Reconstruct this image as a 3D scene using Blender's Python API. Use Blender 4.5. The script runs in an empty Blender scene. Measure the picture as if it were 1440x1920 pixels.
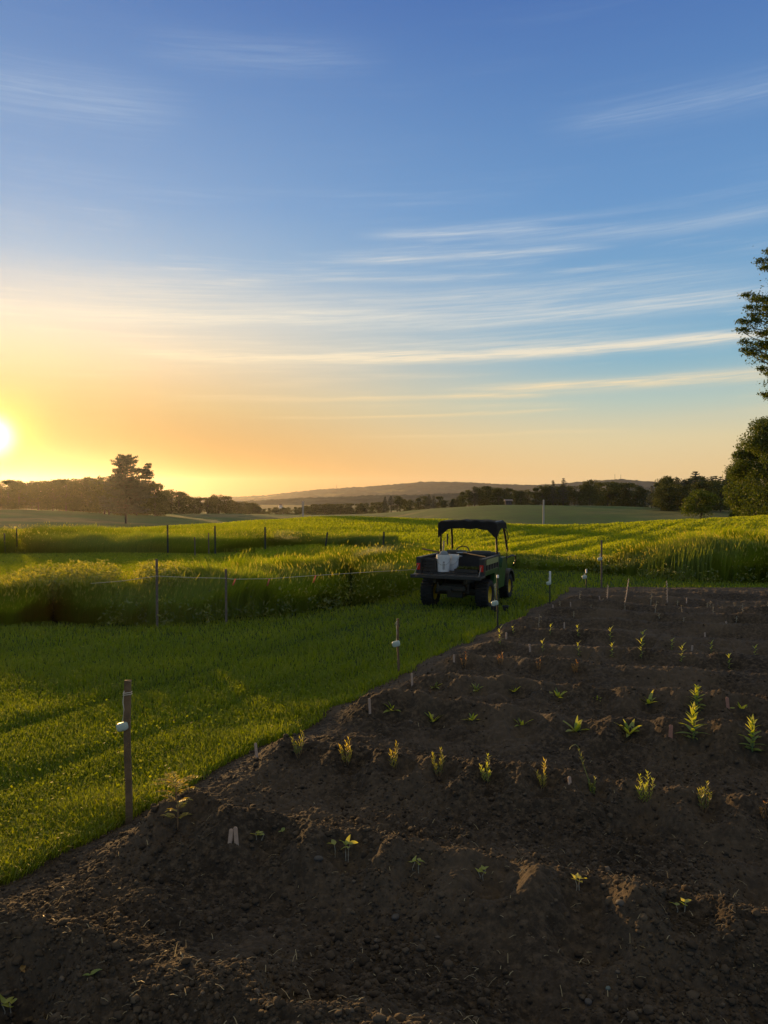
import bpy, bmesh, math, random
import numpy as np
from mathutils import Vector, Matrix
C = bpy.context.scene.collection
rng = np.random.default_rng(7)
random.seed(7)
sc = bpy.context.scene
R = math.radians
# ------------------------------------------------------------------ camera
F = 1443.0; CAMZ = 2.5; PITCH = math.atan(35/F)
cd = bpy.data.cameras.new('camera'); cam = bpy.data.objects.new('camera', cd); C.objects.link(cam)
cam.location = (0, 0, CAMZ); cam.rotation_euler = (math.pi/2-PITCH, 0, 0)
cd.sensor_fit = 'VERTICAL'; cd.sensor_height = 24; cd.lens = 24*F/1920
cd.clip_start = 0.1; cd.clip_end = 20000
sc.camera = cam
sc.view_settings.view_transform = 'Standard'; sc.view_settings.look = 'None'
sc.view_settings.exposure = 0.42; sc.view_settings.gamma = 1
sc.cycles.max_bounces = 6; sc.cycles.diffuse_bounces = 2; sc.cycles.glossy_bounces = 2
sc.cycles.transmission_bounces = 3; sc.cycles.transparent_max_bounces = 8; sc.cycles.volume_bounces = 0
sc.cycles.use_denoising = True
sc.cycles.sample_clamp_indirect = 4
# ------------------------------------------------------------------ sun and sky
SUN_EL = R(3.8); SUN_AZ = R(-26.9)            # azimuth from +Y, negative = left
S = Vector((math.sin(SUN_AZ)*math.cos(SUN_EL), math.cos(SUN_AZ)*math.cos(SUN_EL), math.sin(SUN_EL)))
ld = bpy.data.lights.new('sun', 'SUN'); ld.energy = 5.0; ld.angle = R(0.6); ld.color = (1.0, 0.58, 0.20)
lo = bpy.data.objects.new('sun', ld); C.objects.link(lo); lo.rotation_euler = S.to_track_quat('Z', 'Y').to_euler()
lo.location = (-40, 60, 30)

W = bpy.data.worlds.new('World'); sc.world = W; W.use_nodes = True
nt = W.node_tree; nt.nodes.clear()
class NB:
    """tiny node builder"""
    def __init__(s, nt): s.nt = nt; s.L = nt.links
    def new(s, t, **k):
        n = s.nt.nodes.new(t)
        for a, b in k.items(): setattr(n, a, b)
        return n
    def put(s, sock, v):
        if v is None: return
        if hasattr(v, 'links'): s.L.new(v, sock)
        else: sock.default_value = v
    def m(s, op, a, b=None, c=None):
        n = s.new('ShaderNodeMath', operation=op)
        for i, v in enumerate((a, b, c)): s.put(n.inputs[i], v)
        return n.outputs[0]
    def mix(s, f, a, b, mode='MIX'):
        n = s.new('ShaderNodeMix', data_type='RGBA', blend_type=mode)
        s.put(n.inputs[0], f); s.put(n.inputs[6], a); s.put(n.inputs[7], b)
        return n.outputs[2]
    def ramp(s, f, stops, interp='LINEAR'):
        n = s.new('ShaderNodeValToRGB'); cr = n.color_ramp; cr.interpolation = interp
        while len(cr.elements) > 1: cr.elements.remove(cr.elements[-1])
        cr.elements[0].position = stops[0][0]; cr.elements[0].color = stops[0][1]
        for p, c in stops[1:]:
            e = cr.elements.new(p); e.color = c
        s.put(n.inputs[0], f); return n.outputs[0]
    def noise(s, vec, scale=5, detail=4, rough=.5, dist=0):
        n = s.new('ShaderNodeTexNoise'); s.put(n.inputs['Vector'], vec)
        n.inputs['Scale'].default_value = scale; n.inputs['Detail'].default_value = detail
        n.inputs['Roughness'].default_value = rough; n.inputs['Distortion'].default_value = dist
        return n.outputs['Fac']
    def sstep(s, x, a, b, lo=0., hi=1.):
        n = s.new('ShaderNodeMapRange', interpolation_type='SMOOTHSTEP')
        s.put(n.inputs[0], x); n.inputs[1].default_value = a; n.inputs[2].default_value = b
        n.inputs[3].default_value = lo; n.inputs[4].default_value = hi
        return n.outputs[0]
def lin(r, g, b):
    f = lambda c: ((c/255+.055)/1.055)**2.4 if c > 10 else c/255/12.92
    return (f(r), f(g), f(b), 1)
B = NB(nt)
tc = B.new('ShaderNodeTexCoord'); dvec = tc.outputs['Generated']
sep = B.new('ShaderNodeSeparateXYZ'); B.L.new(dvec, sep.inputs[0])
dx, dy, dz = sep.outputs
el = B.m('MULTIPLY', B.m('ARCSINE', dz), 180/math.pi)                 # degrees
az = B.m('MULTIPLY', B.m('ARCTAN2', dx, dy), 180/math.pi)             # degrees, + right
dn = B.new('ShaderNodeVectorMath', operation='DOT_PRODUCT'); B.L.new(dvec, dn.inputs[0]); dn.inputs[1].default_value = S
th = B.m('MULTIPLY', B.m('ARCCOSINE', B.m('MINIMUM', dn.outputs['Value'], .99999)), 180/math.pi)
e01 = B.m('DIVIDE', el, 90.0)
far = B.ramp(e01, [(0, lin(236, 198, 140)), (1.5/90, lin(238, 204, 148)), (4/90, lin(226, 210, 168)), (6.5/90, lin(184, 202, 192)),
                   (9.5/90, lin(136, 182, 204)), (13/90, lin(124, 172, 208)), (20/90, lin(106, 153, 204)), (33/90, lin(74, 114, 180)), (50/90, lin(184, 176, 150)), (1, lin(208, 194, 158))])  # highest stops, out of view, are brightened and warmed as added ambient fill
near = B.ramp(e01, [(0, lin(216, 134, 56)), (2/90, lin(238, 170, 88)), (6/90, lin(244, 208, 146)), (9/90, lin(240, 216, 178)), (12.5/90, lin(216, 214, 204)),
                    (16/90, lin(166, 192, 216)), (20/90, lin(138, 174, 214)), (33/90, lin(104, 142, 198)), (50/90, lin(186, 178, 152)), (1, lin(208, 194, 158))])  # same added fill in the unseen upper stops, brighter than the visible sky's trend
nf = B.sstep(th, 4, 47, 1, 0)
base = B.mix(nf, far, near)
# thin cirrus: long flat streaks, tilted a little upwards to the right
elt = B.m('SUBTRACT', el, B.m('MULTIPLY', az, 0.016))
cv = B.new('ShaderNodeCombineXYZ'); B.put(cv.inputs[0], B.m('MULTIPLY', az, .028)); B.put(cv.inputs[1], B.m('MULTIPLY', elt, .28))
n1 = B.noise(cv.outputs[0], 1.6, 6, .55, .35)
cv2 = B.new('ShaderNodeCombineXYZ'); B.put(cv2.inputs[0], B.m('MULTIPLY', az, .05)); B.put(cv2.inputs[1], B.m('MULTIPLY', elt, 1.1)); cv2.inputs[2].default_value = 3.3
n2 = B.noise(cv2.outputs[0], 1.5, 5, .6, .5)
cl = B.m('MULTIPLY', B.sstep(n1, .44, .72), B.sstep(n2, .3, .75))
cl = B.m('MULTIPLY', cl, B.sstep(el, 3, 9))
cl = B.m('MULTIPLY', cl, B.sstep(el, 14, 24, .8, .05))
cv3 = B.new('ShaderNodeCombineXYZ'); B.put(cv3.inputs[0], B.m('MULTIPLY', az, .11)); B.put(cv3.inputs[1], B.m('MULTIPLY', B.m('ADD', elt, B.m('MULTIPLY', az, -.03)), 3.2)); cv3.inputs[2].default_value = 7.1
fib = B.sstep(B.noise(cv3.outputs[0], 1.4, 7, .65, .8), .28, .72, .45, 1.25)
wob = B.m('MULTIPLY', B.m('SUBTRACT', B.noise(cv.outputs[0], 2.3, 3), .5), .9)
def streak(e0, w, a0, a1, soft, amp, tex):
    d = B.m('DIVIDE', B.m('ADD', B.m('SUBTRACT', elt, e0), wob), w)
    g = B.m('EXPONENT', B.m('MULTIPLY', B.m('MULTIPLY', d, d), -1.))
    k = B.m('MULTIPLY', B.sstep(az, a0, a0+soft), B.sstep(az, a1-soft, a1, 1, 0))
    t = B.sstep(n2, .5-tex, .5+tex, .35, 1)
    return B.m('MULTIPLY', B.m('MULTIPLY', g, k), B.m('MULTIPLY', t, amp))
for a in [(10.0, .42, -22, 31, 9, 1.7, .2), (10.7, .8, -26, 26, 12, .5, .3), (9.3, .5, -24, 4, 9, .4, .3), (7.0, .24, -18, 14, 6, 1.2, .25), (7.5, .42, 2, 36, 9, 1.1, .3),
          (5.7, .12, -12, 16, 6, .75, .2), (4.2, .15, -6, 20, 7, .4, .3), (12.7, .8, -30, 34, 14, .8, .35), (14.0, .9, -30, 30, 14, .45, .35), (16.8, .28, -6, 18, 6, .8, .3), (18.4, .35, -3, 14, 5, .85, .3), (17.6, .6, 2, 34, 10, .35, .3),
          (15.4, .25, -8, 8, 4, .4, .3), (15.0, 1.0, -30, 0, 12, .4, .35), (24.6, 1.0, 10, 40, 8, .34, .3), (25.5, 1.5, -40, -12, 8, .4, .3), (29, 1.0, -20, 2, 8, .24, .3)]:
    cl = B.m('MAXIMUM', cl, streak(*a))
ccol = B.mix(nf, lin(236, 233, 222), lin(255, 242, 214))
ccol = B.mix(B.sstep(el, 5, 13), lin(250, 222, 168), ccol)
ccol = B.mix(B.sstep(el, 13, 22), ccol, lin(186, 204, 224))
base = B.mix(B.m('MINIMUM', B.m('MULTIPLY', B.m('MULTIPLY', cl, fib), .95), .95), base, ccol)
# physical sky mixed under the graded one
st = B.new('ShaderNodeTexSky', sky_type='NISHITA'); st.sun_disc = False; st.sun_elevation = SUN_EL; st.sun_rotation = SUN_AZ
st.dust_density = 2.0
nis = B.new('ShaderNodeVectorMath', operation='SCALE'); B.L.new(st.outputs[0], nis.inputs[0]); nis.inputs['Scale'].default_value = 0.10
base = B.mix(.06, base, nis.outputs[0])
# the lit haze in front of the sky supplies most of the light next to the sun, so the sky behind it is dimmer there
dim = B.m('SUBTRACT', 1., B.m('MULTIPLY', B.m('MULTIPLY', B.m('EXPONENT', B.m('MULTIPLY', B.m('POWER', B.m('DIVIDE', th, 20.), 2.), -1.)), .68), B.sstep(el, 3, 12, 1, 0)))
dmn = B.new('ShaderNodeVectorMath', operation='SCALE'); B.put(dmn.inputs[0], base); B.put(dmn.inputs['Scale'], dim); base = dmn.outputs[0]
# aureole and disc of the sun
def gl(sig, pw=2.0):
    return B.m('EXPONENT', B.m('MULTIPLY', B.m('POWER', B.m('DIVIDE', th, sig), pw), -1.))
def addc(c, f, col):
    n = B.new('ShaderNodeVectorMath', operation='SCALE'); n.inputs[0].default_value = col; B.put(n.inputs['Scale'], f)
    a = B.new('ShaderNodeVectorMath', operation='ADD'); B.put(a.inputs[0], c); B.L.new(n.outputs[0], a.inputs[1]); return a.outputs[0]
base = addc(base, gl(1.05, 2.2), (2.6, 2.4, 1.6))
base = addc(base, gl(2.6), (.25, .42, .0))
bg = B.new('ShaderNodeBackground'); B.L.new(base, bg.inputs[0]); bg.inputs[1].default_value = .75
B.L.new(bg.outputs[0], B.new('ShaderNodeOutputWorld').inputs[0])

# ------------------------------------------------------------------ helpers
def tag(o, label=None, cat=None, group=None, kind=None):
    if label: o['label'] = label
    if cat: o['category'] = cat
    if group: o['group'] = group
    if kind: o['kind'] = kind
    return o
def empty(name, loc, rz=0, label=None, cat=None, group=None):
    o = bpy.data.objects.new(name, None); C.objects.link(o); o.location = loc; o.rotation_euler = (0, 0, rz)
    o.empty_display_size = .1
    return tag(o, label, cat, group)
def mesh_np(name, V, faces, mat=None, parent=None, tint=None, smooth=False, loc=None):
    """faces: list of int arrays (n,3) / (n,4)"""
    me = bpy.data.meshes.new(name); V = np.asarray(V, np.float32)
    me.vertices.add(len(V)); me.vertices.foreach_set('co', V.ravel())
    fl = [np.asarray(f, np.int32) for f in faces if len(f)]
    tot = np.concatenate([np.full(len(f), f.shape[1], np.int32) for f in fl])
    idx = np.concatenate([f.ravel() for f in fl])
    me.loops.add(len(idx)); me.loops.foreach_set('vertex_index', idx)
    me.polygons.add(len(tot)); st = np.zeros(len(tot), np.int32); st[1:] = np.cumsum(tot)[:-1]
    me.polygons.foreach_set('loop_start', st); me.polygons.foreach_set('loop_total', tot)
    if smooth: me.polygons.foreach_set('use_smooth', np.ones(len(tot), bool))
    if tint is not None:
        a = me.attributes.new('tint', 'FLOAT', 'POINT'); a.data.foreach_set('value', np.asarray(tint, np.float32))
    me.update(calc_edges=True)
    if mat: me.materials.append(mat)
    o = bpy.data.objects.new(name, me); C.objects.link(o)
    if parent: o.parent = parent
    if loc is not None: o.location = loc
    return o
class MB:
    """collects simple solids, builds ONE mesh object"""
    def __init__(s): s.bm = bmesh.new()
    def _xf(s, vs, loc, rot):
        M = Matrix.Translation(loc) @ (Matrix.Rotation(rot[2], 4, 'Z') @ Matrix.Rotation(rot[1], 4, 'Y') @ Matrix.Rotation(rot[0], 4, 'X'))
        for v in vs: v.co = M @ v.co
    def box(s, c, d, rot=(0, 0, 0), bev=0.0):
        r = bmesh.ops.create_cube(s.bm, size=1.0); vs = r['verts']
        for v in vs: v.co = Vector((v.co.x*d[0], v.co.y*d[1], v.co.z*d[2]))
        if bev > 0:
            es = list({e for v in vs for e in v.link_edges})
            r2 = bmesh.ops.bevel(s.bm, geom=es, offset=bev, segments=2, affect='EDGES', profile=.7)
            vs = list({v for f in r2['faces'] for v in f.verts} | {v for v in vs if v.is_valid})
            seen = set(vs); stack = list(vs)
            while stack:
                v = stack.pop()
                for e in v.link_edges:
                    w = e.other_vert(v)
                    if w not in seen: seen.add(w); stack.append(w)
            vs = list(seen)
        s._xf(vs, c, rot); return s
    def cyl(s, p0, p1, r0, r1=None, n=12, caps=True):
        r1 = r0 if r1 is None else r1
        p0 = Vector(p0); p1 = Vector(p1); d = p1-p0; L = d.length
        r = bmesh.ops.create_cone(s.bm, cap_ends=caps, segments=n, radius1=r0, radius2=r1, depth=L)
        M = Matrix.Translation((p0+p1)/2) @ d.to_track_quat('Z', 'Y').to_matrix().to_4x4()
        for v in r['verts']: v.co = M @ v.co
        return s
    def tube(s, pts, r, n=8):
        pts = [Vector(p) for p in pts]; rr = r if hasattr(r, '__len__') else [r]*len(pts)
        rings = []; up = Vector((0, 0, 1))
        for i, p in enumerate(pts):
            t = (pts[min(i+1, len(pts)-1)]-pts[max(i-1, 0)]).normalized()
            a = t.cross(up)
            if a.length < .05: a = t.cross(Vector((0, 1, 0)))
            a.normalize(); b = t.cross(a)
            rings.append([s.bm.verts.new(p+(a*math.cos(2*math.pi*k/n)+b*math.sin(2*math.pi*k/n))*rr[i]) for k in range(n)])
        for i in range(len(rings)-1):
            for k in range(n):
                s.bm.faces.new((rings[i][k], rings[i][(k+1) % n], rings[i+1][(k+1) % n], rings[i+1][k]))
        s.bm.faces.new(rings[0][::-1]); s.bm.faces.new(rings[-1]); return s
    def lathe(s, prof, c=(0, 0, 0), axis='Z', n=32):
        rings = []
        for r, h in prof:
            ring = []
            for k in range(n):
                a = 2*math.pi*k/n
                if axis == 'Z': v = Vector((r*math.cos(a), r*math.sin(a), h))
                else: v = Vector((h, r*math.cos(a), r*math.sin(a)))
                ring.append(s.bm.verts.new(v+Vector(c)))
            rings.append(ring)
        for i in range(len(rings)-1):
            for k in range(n):
                s.bm.faces.new((rings[i][k], rings[i][(k+1) % n], rings[i+1][(k+1) % n], rings[i+1][k]))
        return s
    def prism(s, pts, x0, x1, axis='X'):
        """polygon in the other two axes, extruded between x0 and x1"""
        f = (lambda p, x: Vector((x, p[0], p[1]))) if axis == 'X' else (lambda p, x: Vector((p[0], x, p[1]))) if axis == 'Y' else (lambda p, x: Vector((p[0], p[1], x)))
        a = [s.bm.verts.new(f(p, x0)) for p in pts]; b = [s.bm.verts.new(f(p, x1)) for p in pts]
        s.bm.faces.new(a); s.bm.faces.new(b[::-1]); n = len(pts)
        for i in range(n): s.bm.faces.new((a[i], b[i], b[(i+1) % n], a[(i+1) % n]))
        return s
    def ico(s, c, r, sub=2, sq=(1, 1, 1), rough=0, rot=(0, 0, 0)):
        q = bmesh.ops.create_icosphere(s.bm, subdivisions=sub, radius=r)
        for v in q['verts']:
            k = 1+random.uniform(-rough, rough); v.co = Vector((v.co.x*sq[0], v.co.y*sq[1], v.co.z*sq[2]))*k
        s._xf(q['verts'], c, rot); return s
    def build(s, name, mat, parent=None, smooth=False, loc=None):
        bmesh.ops.recalc_face_normals(s.bm, faces=s.bm.faces)
        me = bpy.data.meshes.new(name); s.bm.to_mesh(me); s.bm.free(); me.materials.append(mat)
        if smooth:
            me.polygons.foreach_set('use_smooth', [True]*len(me.polygons))
            try: me.set_sharp_from_angle(angle=R(40))
            except Exception: pass
        o = bpy.data.objects.new(name, me); C.objects.link(o)
        if parent: o.parent = parent
        if loc is not None: o.location = loc
        return o

def hash2(ix, iy, seed=0):
    h = (ix.astype(np.int64)*374761393 + iy.astype(np.int64)*668265263 + seed*1274126177) & 0xffffffff
    h = ((h ^ (h >> 13))*1274126177) & 0xffffffff
    return ((h ^ (h >> 16)) & 0xffffff)/float(0xffffff)
def vnoise(x, y, seed=0):
    ix = np.floor(x); iy = np.floor(y); fx = x-ix; fy = y-iy
    fx = fx*fx*(3-2*fx); fy = fy*fy*(3-2*fy)
    a = hash2(ix, iy, seed); b = hash2(ix+1, iy, seed); c = hash2(ix, iy+1, seed); d = hash2(ix+1, iy+1, seed)
    return (a*(1-fx)+b*fx)*(1-fy)+(c*(1-fx)+d*fx)*fy
def fbm(x, y, o=4, seed=0, gain=.5):
    s = 0; a = 1; t = 0
    for i in range(o):
        s = s+a*vnoise(x*2**i+17*i, y*2**i-9*i, seed+i); t += a; a *= gain
    return s/t-.5
def cells(x, y, size, seed=0):
    """rounded clod bumps, 0..~1"""
    gx = x/size; gy = y/size; ix = np.floor(gx); iy = np.floor(gy); best = np.zeros_like(gx)
    for i in (-1, 0, 1):
        for j in (-1, 0, 1):
            cx = ix+i; cy = iy+j
            px = cx+hash2(cx, cy, seed); py = cy+hash2(cx, cy, seed+1); r = .25+.45*hash2(cx, cy, seed+2)
            d2 = ((gx-px)**2+(gy-py)**2)
            best = np.maximum(best, np.sqrt(np.maximum(0, r*r-d2)))
    return best
ss = lambda t: t*t*(3-2*t)

# ------------------------------------------------------------------ terrain height
PX = [-900, -200, 0, 120, 250, 400, 500, 620, 750, 850, 950, 1080, 1200, 1310, 1440, 1700, 2400]
YC = [45, 52, 57, 59, 60, 68, 79, 95, 88, 77, 66, 64, 71, 80, 100, 115, 120]      # depth of the near field's crest
VV = [-5, -5, -5, -5.5, -6, -7, -7.5, -7, -6, -5, -4.6, -4.6, -4.2, -3.6, -3, -2, -1] # valley height behind it
Y2 = [300, 300, 300, 290, 320, 330, 330, 340, 300, 240, 230, 230, 220, 190, 190, 200, 200]
V2 = [948, 950, 952, 957, 963, 964, 965, 967, 962, 950, 945, 947, 949, 957, 956, 950, 945]
_pd = np.arange(-1100, 2605, 5.); _k = np.exp(-(np.arange(-30, 31)*5./45)**2); _k /= _k.sum()
def smooth_tab(v):
    d = np.interp(_pd, PX, v); return np.convolve(np.concatenate([[d[0]]*30, d, [d[-1]]*30]), _k, 'valid')
YCs, VVs, Y2s, V2s = smooth_tab(YC), smooth_tab(VV), smooth_tab(Y2), smooth_tab(V2)
def terrain(x, y):
    x = np.asarray(x, float); y = np.asarray(y, float)
    r = np.hypot(x, y); th_ = np.clip(np.arctan2(x, y), -.85, .85); px = 720+F*np.tan(th_); Yd = r*np.cos(th_)
    yc = np.interp(px, _pd, YCs); vv = np.interp(px, _pd, VVs); y2 = np.interp(px, _pd, Y2s); v2 = np.interp(px, _pd, V2s)
    z2 = 2.5-(v2-925)/F*y2
    yn = [np.zeros_like(yc), yc*.82, yc+55, y2, y2+90, 0*yc+800, 0*yc+1800, 0*yc+4300]
    zn = [0*yc, 0*yc, vv, z2, z2-3.5, 0*yc-13, 0*yc-20, 0*yc-40]
    z = np.zeros_like(Yd)
    for i in range(len(yn)-1):
        t = np.clip((Yd-yn[i])/(yn[i+1]-yn[i]), 0, 1)
        z = np.where(Yd >= yn[i], zn[i]+(zn[i+1]-zn[i])*ss(t), z)
    amp = np.clip((Yd-24)/40, 0, 1)
    z = z+amp*(fbm(x/22, y/22, 3, 5)*.55)+np.clip((Yd-140)/200, 0, 1)*fbm(x/60, y/60, 2, 9)*1.2
    # the lawn and the bed fall gently away from the camera
    w_ = 17-np.minimum(y, 60); z = z+.047*.5*(w_+np.sqrt(w_*w_+6))*np.clip((y+40)/60, 0, 1)
    z = z+np.clip((Yd-5)/5, 0, 1)*fbm(x/2.5, y/2.5, 2, 31)*.05
    return z
EDX, EDY = .43/math.hypot(.43, 1), 1/math.hypot(.43, 1)
def edge_d(x, y):
    """signed distance into the bed from its left edge, along the rows"""
    return (x+2.12)*EDY-(y-3.94)*EDX
BACKY = 20.3
def bed_mask(x, y, m=.15):
    e = edge_d(x, y)+fbm(x*1.3, y*1.3, 3, 77)*.35
    b = BACKY+fbm(x*.8, y*0, 2, 78)*.25-y
    return np.clip(np.minimum(e, b)/m, 0, 1)
def ray(px, py):
    cx = (px-720)/F; cy = (960-py)/F
    return np.array([cx, math.cos(PITCH)+cy*math.sin(PITCH), -math.sin(PITCH)+cy*math.cos(PITCH)])
def at(px, py, Y):
    d = ray(px, py); k = Y/d[1]; return Vector((d[0]*k, Y, CAMZ+d[2]*k))
ROWS = [2.5, 4.0, 5.5, 7.2, 8.7, 10.0, 11.4, 12.9, 14.5, 16.1, 17.7, 19.3, 20.9, 22.5, 24.1, 25.7]
BASINS = []          # filled with (x, y, radius, depth)
def soil_h(x, y, fine=True):
    x = np.asarray(x, float); y = np.asarray(y, float)
    s = y+.43*x+fbm(x*.5, y*.5, 3, 3)*.35
    z = .03+0*x
    for i, r in enumerate(ROWS):
        a = .18 if i < 2 else .165 if i < 4 else .14
        a_ = a*(.75+.6*vnoise(x*1.1+i*7, y*1.1, 51))*np.clip((19.3-y)/2.2, .12, 1)
        z = z+a_*np.exp(-((s-r)/.32)**2)
    z = .03+(z-.03)*np.clip(.25+edge_d(x, y)/1.0, .2, 1)
    z = z+fbm(x*1.8, y*1.8, 4, 11)*.11*np.clip((21-y)/2.5, .25, 1)
    for bx, by, br, bd in BASINS:
        q = (x-bx)**2+(y-by)**2
        w = q < (3*br)**2
        if np.any(w):
            g = np.where(w, -bd*np.exp(-(q/br**2)**1.5)+bd*.25*np.exp(-((np.sqrt(q)-1.6*br)/(.55*br))**2), 0); z = z+g
    if fine:
        fl = np.clip((20.0-y)/1.0, .12, 1)
        cm = .55+.9*vnoise(x*1.5, y*1.5, 91)
        z = z+fl*(fbm(x*9, y*9, 3, 21)*.055+cm*(cells(x, y, .06, 5)*.022+cells(x, y, .03, 9)*.015+cells(x, y, .015, 15)*.006))
    m = bed_mask(x, y, .5)
    return z*m-.02*(1-m)+terrain(x, y)
def ground_z(x, y, fine=False):
    x = np.asarray(x, float)
    m = bed_mask(x, y, .15)
    return np.where(m > .5, soil_h(x, y, fine), terrain(x, y))
def G(px, py, fine=False):
    """where the ray through the photo's point meets the ground"""
    d = ray(px, py); z = 0.
    for _ in range(12):
        k = (z-CAMZ)/d[2]; x = d[0]*k; y = d[1]*k; z = .5*z+.5*float(ground_z(np.array([x]), np.array([y]), fine)[0])
    return Vector((x, y, float(ground_z(np.array([x]), np.array([y]), fine)[0])))

# plants: (px, base py, height px, kind)
PLANTS = [
 ('feather', 333, 1552, 94), ('sprout', 487, 1582, 24), ('sprout_wide', 640, 1610, 34), ('sprout', 778, 1640, 32), ('sprout', 903, 1652, 26),
 ('sprout', 1083, 1672, 30), ('sprout', 1274, 1714, 28), ('sprout', 14, 1912, 38),
 ('bushy', 561, 1420, 54), ('bushy', 650, 1434, 52), ('bushy', 740, 1444, 56), ('bushy', 822, 1455, 54), ('bushy', 911, 1467, 56), ('bushy', 1018, 1478, 56),
 ('stalky', 1112, 1488, 32), ('bushy', 1211, 1506, 62), ('bushy', 1319, 1522, 60), ('bushy_red', 1437, 1541, 42),
 ('rosette', 735, 1340, 20), ('rosette', 812, 1348, 22), ('rosette', 885, 1351, 22), ('rosette', 978, 1360, 20), ('rosette', 1080, 1370, 32), ('rosette', 1180, 1377, 33),
 ('leafy', 1300, 1390, 74), ('leafy', 1410, 1410, 68),
 ('rosette', 815, 1288, 15), ('rosette', 894, 1294, 16), ('rosette', 965, 1299, 14), ('rosette', 1047, 1308, 22), ('rosette', 1120, 1312, 12), ('rosette', 1216, 1319, 24),
 ('leafy', 1306, 1331, 50), ('rosette', 1389, 1334, 22),
 ('bushy_red', 871, 1252, 32), ('bushy_red', 939, 1249, 27), ('bushy_red', 1011, 1259, 25), ('bushy_red', 1079, 1264, 27),
 ('upright', 938, 1217, 32), ('upright', 1018, 1225, 22), ('upright', 1086, 1231, 24), ('upright', 1147, 1233, 24), ('upright', 1203, 1241, 36), ('upright', 1278, 1244, 30), ('upright', 1367, 1254, 27),
 ('upright', 963, 1190, 14), ('upright', 1031, 1197, 19), ('upright', 1084, 1201, 18), ('upright', 1144, 1208, 21), ('upright', 1205, 1212, 24), ('upright', 1259, 1218, 19), ('upright', 1333, 1226, 22), ('upright', 1414, 1230, 20),
 ('dry', 1010, 1180, 30), ('dry', 1086, 1133, 20), ('dry', 1129, 1134, 14), ('dry', 1108, 1147, 14), ('dry', 1050, 1142, 10), ('dry', 1172, 1150, 12), ('dry', 1220, 1136, 20), ('dry', 1228, 1156, 20), ('dry', 1280, 1158, 20),
 ('dry', 1331, 1143, 14), ('dry', 1337, 1158, 16), ('dry', 1377, 1143, 14), ('dry', 1392, 1158, 16), ('dry', 1438, 1143, 14), ('dry', 1270, 1139, 8), ('dry', 1325, 1143, 10),
 ('dry', 1205, 1170, 9), ('dry', 1236, 1168, 9), ('dry', 1281, 1173, 9), ('dry', 1320, 1176, 10), ('dry', 1380, 1173, 10), ('dry', 1076, 1163, 9), ('dry', 1142, 1152, 9)]
for k, px, py, h in PLANTS:
    g = G(px, py); sc_ = 1 if g.y < 8 else .8
    BASINS.append((g.x+.05, g.y+.04, (.14 if g.y < 5.5 else .17)*sc_, (.085 if g.y < 8 else .06)))
for px, py in ((1195, 1540), (1100, 1730), (20, 1880), (560, 1870), (1440, 1680)):
    g = G(px, py); BASINS.append((g.x, g.y, .17, .09))

# ------------------------------------------------------------------ materials
def mat(name, col=(.5, .5, .5), rough=.6, metal=0, spec=.5, var=0, scale=20, bump=0, bscale=60, col2=None, coord='Object'):
    m = bpy.data.materials.new(name); m.use_nodes = True; t = m.node_tree; b = NB(t)
    p = t.nodes['Principled BSDF']; p.inputs['Roughness'].default_value = rough; p.inputs['Metallic'].default_value = metal
    p.inputs['Specular IOR Level'].default_value = spec
    tcn = b.new('ShaderNodeTexCoord').outputs[coord]
    n = b.noise(tcn, scale, 5, .6)
    c2 = col2 if col2 else tuple(max(0, c*(1-var)) for c in col)
    b.L.new(b.mix(b.sstep(n, .3, .7), (*col[:3], 1), (*c2[:3], 1)), p.inputs['Base Color'])
    if bump:
        bn = b.new('ShaderNodeBump'); bn.inputs['Strength'].default_value = bump; bn.inputs['Distance'].default_value = .01
        b.L.new(b.noise(tcn, bscale, 6, .65), bn.inputs['Height']); b.L.new(bn.outputs[0], p.inputs['Normal'])
    return m
def leafmat(name, stops, trans=.5, tcol=None, rough=.5, gloss=.06, nscale=None):
    """two-sided leaf: diffuse + translucent + a little sheen; colour picked by the leaf's own tint attribute"""
    m = bpy.data.materials.new(name); m.use_nodes = True; t = m.node_tree; t.nodes.clear(); b = NB(t)
    a = b.new('ShaderNodeAttribute', attribute_name='tint').outputs['Fac']
    if nscale:
        n = b.noise(b.new('ShaderNodeTexCoord').outputs['Object'], nscale, 4, .6)
        a = b.m('ADD', b.m('MULTIPLY', a, .6), b.m('MULTIPLY', b.sstep(n, .3, .7), .4))
    col = b.ramp(a, [(p, (*c, 1)) for p, c in stops])
    k = tcol or (1.7, 1.5, .7)
    mc = b.mix(1.0, col, (*k, 1), 'MULTIPLY')
    d = b.new('ShaderNodeBsdfDiffuse'); b.L.new(col, d.inputs[0])
    tr = b.new('ShaderNodeBsdfTranslucent'); b.L.new(mc, tr.inputs[0])
    mx = b.new('ShaderNodeMixShader'); mx.inputs[0].default_value = trans; b.L.new(d.outputs[0], mx.inputs[1]); b.L.new(tr.outputs[0], mx.inputs[2])
    g = b.new('ShaderNodeBsdfGlossy'); g.inputs['Roughness'].default_value = rough; g.inputs[0].default_value = (.9, .9, .9, 1)
    m2 = b.new('ShaderNodeMixShader'); m2.inputs[0].default_value = gloss; b.L.new(mx.outputs[0], m2.inputs[1]); b.L.new(g.outputs[0], m2.inputs[2])
    b.L.new(m2.outputs[0], b.new('ShaderNodeOutputMaterial').inputs[0])
    return m
M = {}
M['lawn'] = leafmat('lawn_blades', [(0, (.095, .130, .004)), (.6, (.165, .205, .007)), (1, (.24, .25, .016))], .5, (2.0, 1.95, .5), gloss=.03)
M['tall'] = leafmat('tall_grass_blades', [(0, (.07, .115, .009)), (.6, (.135, .185, .013)), (.88, (.19, .21, .025)), (1, (.28, .25, .09))], .55, (2.4, 2.2, .5), gloss=.02)
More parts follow.
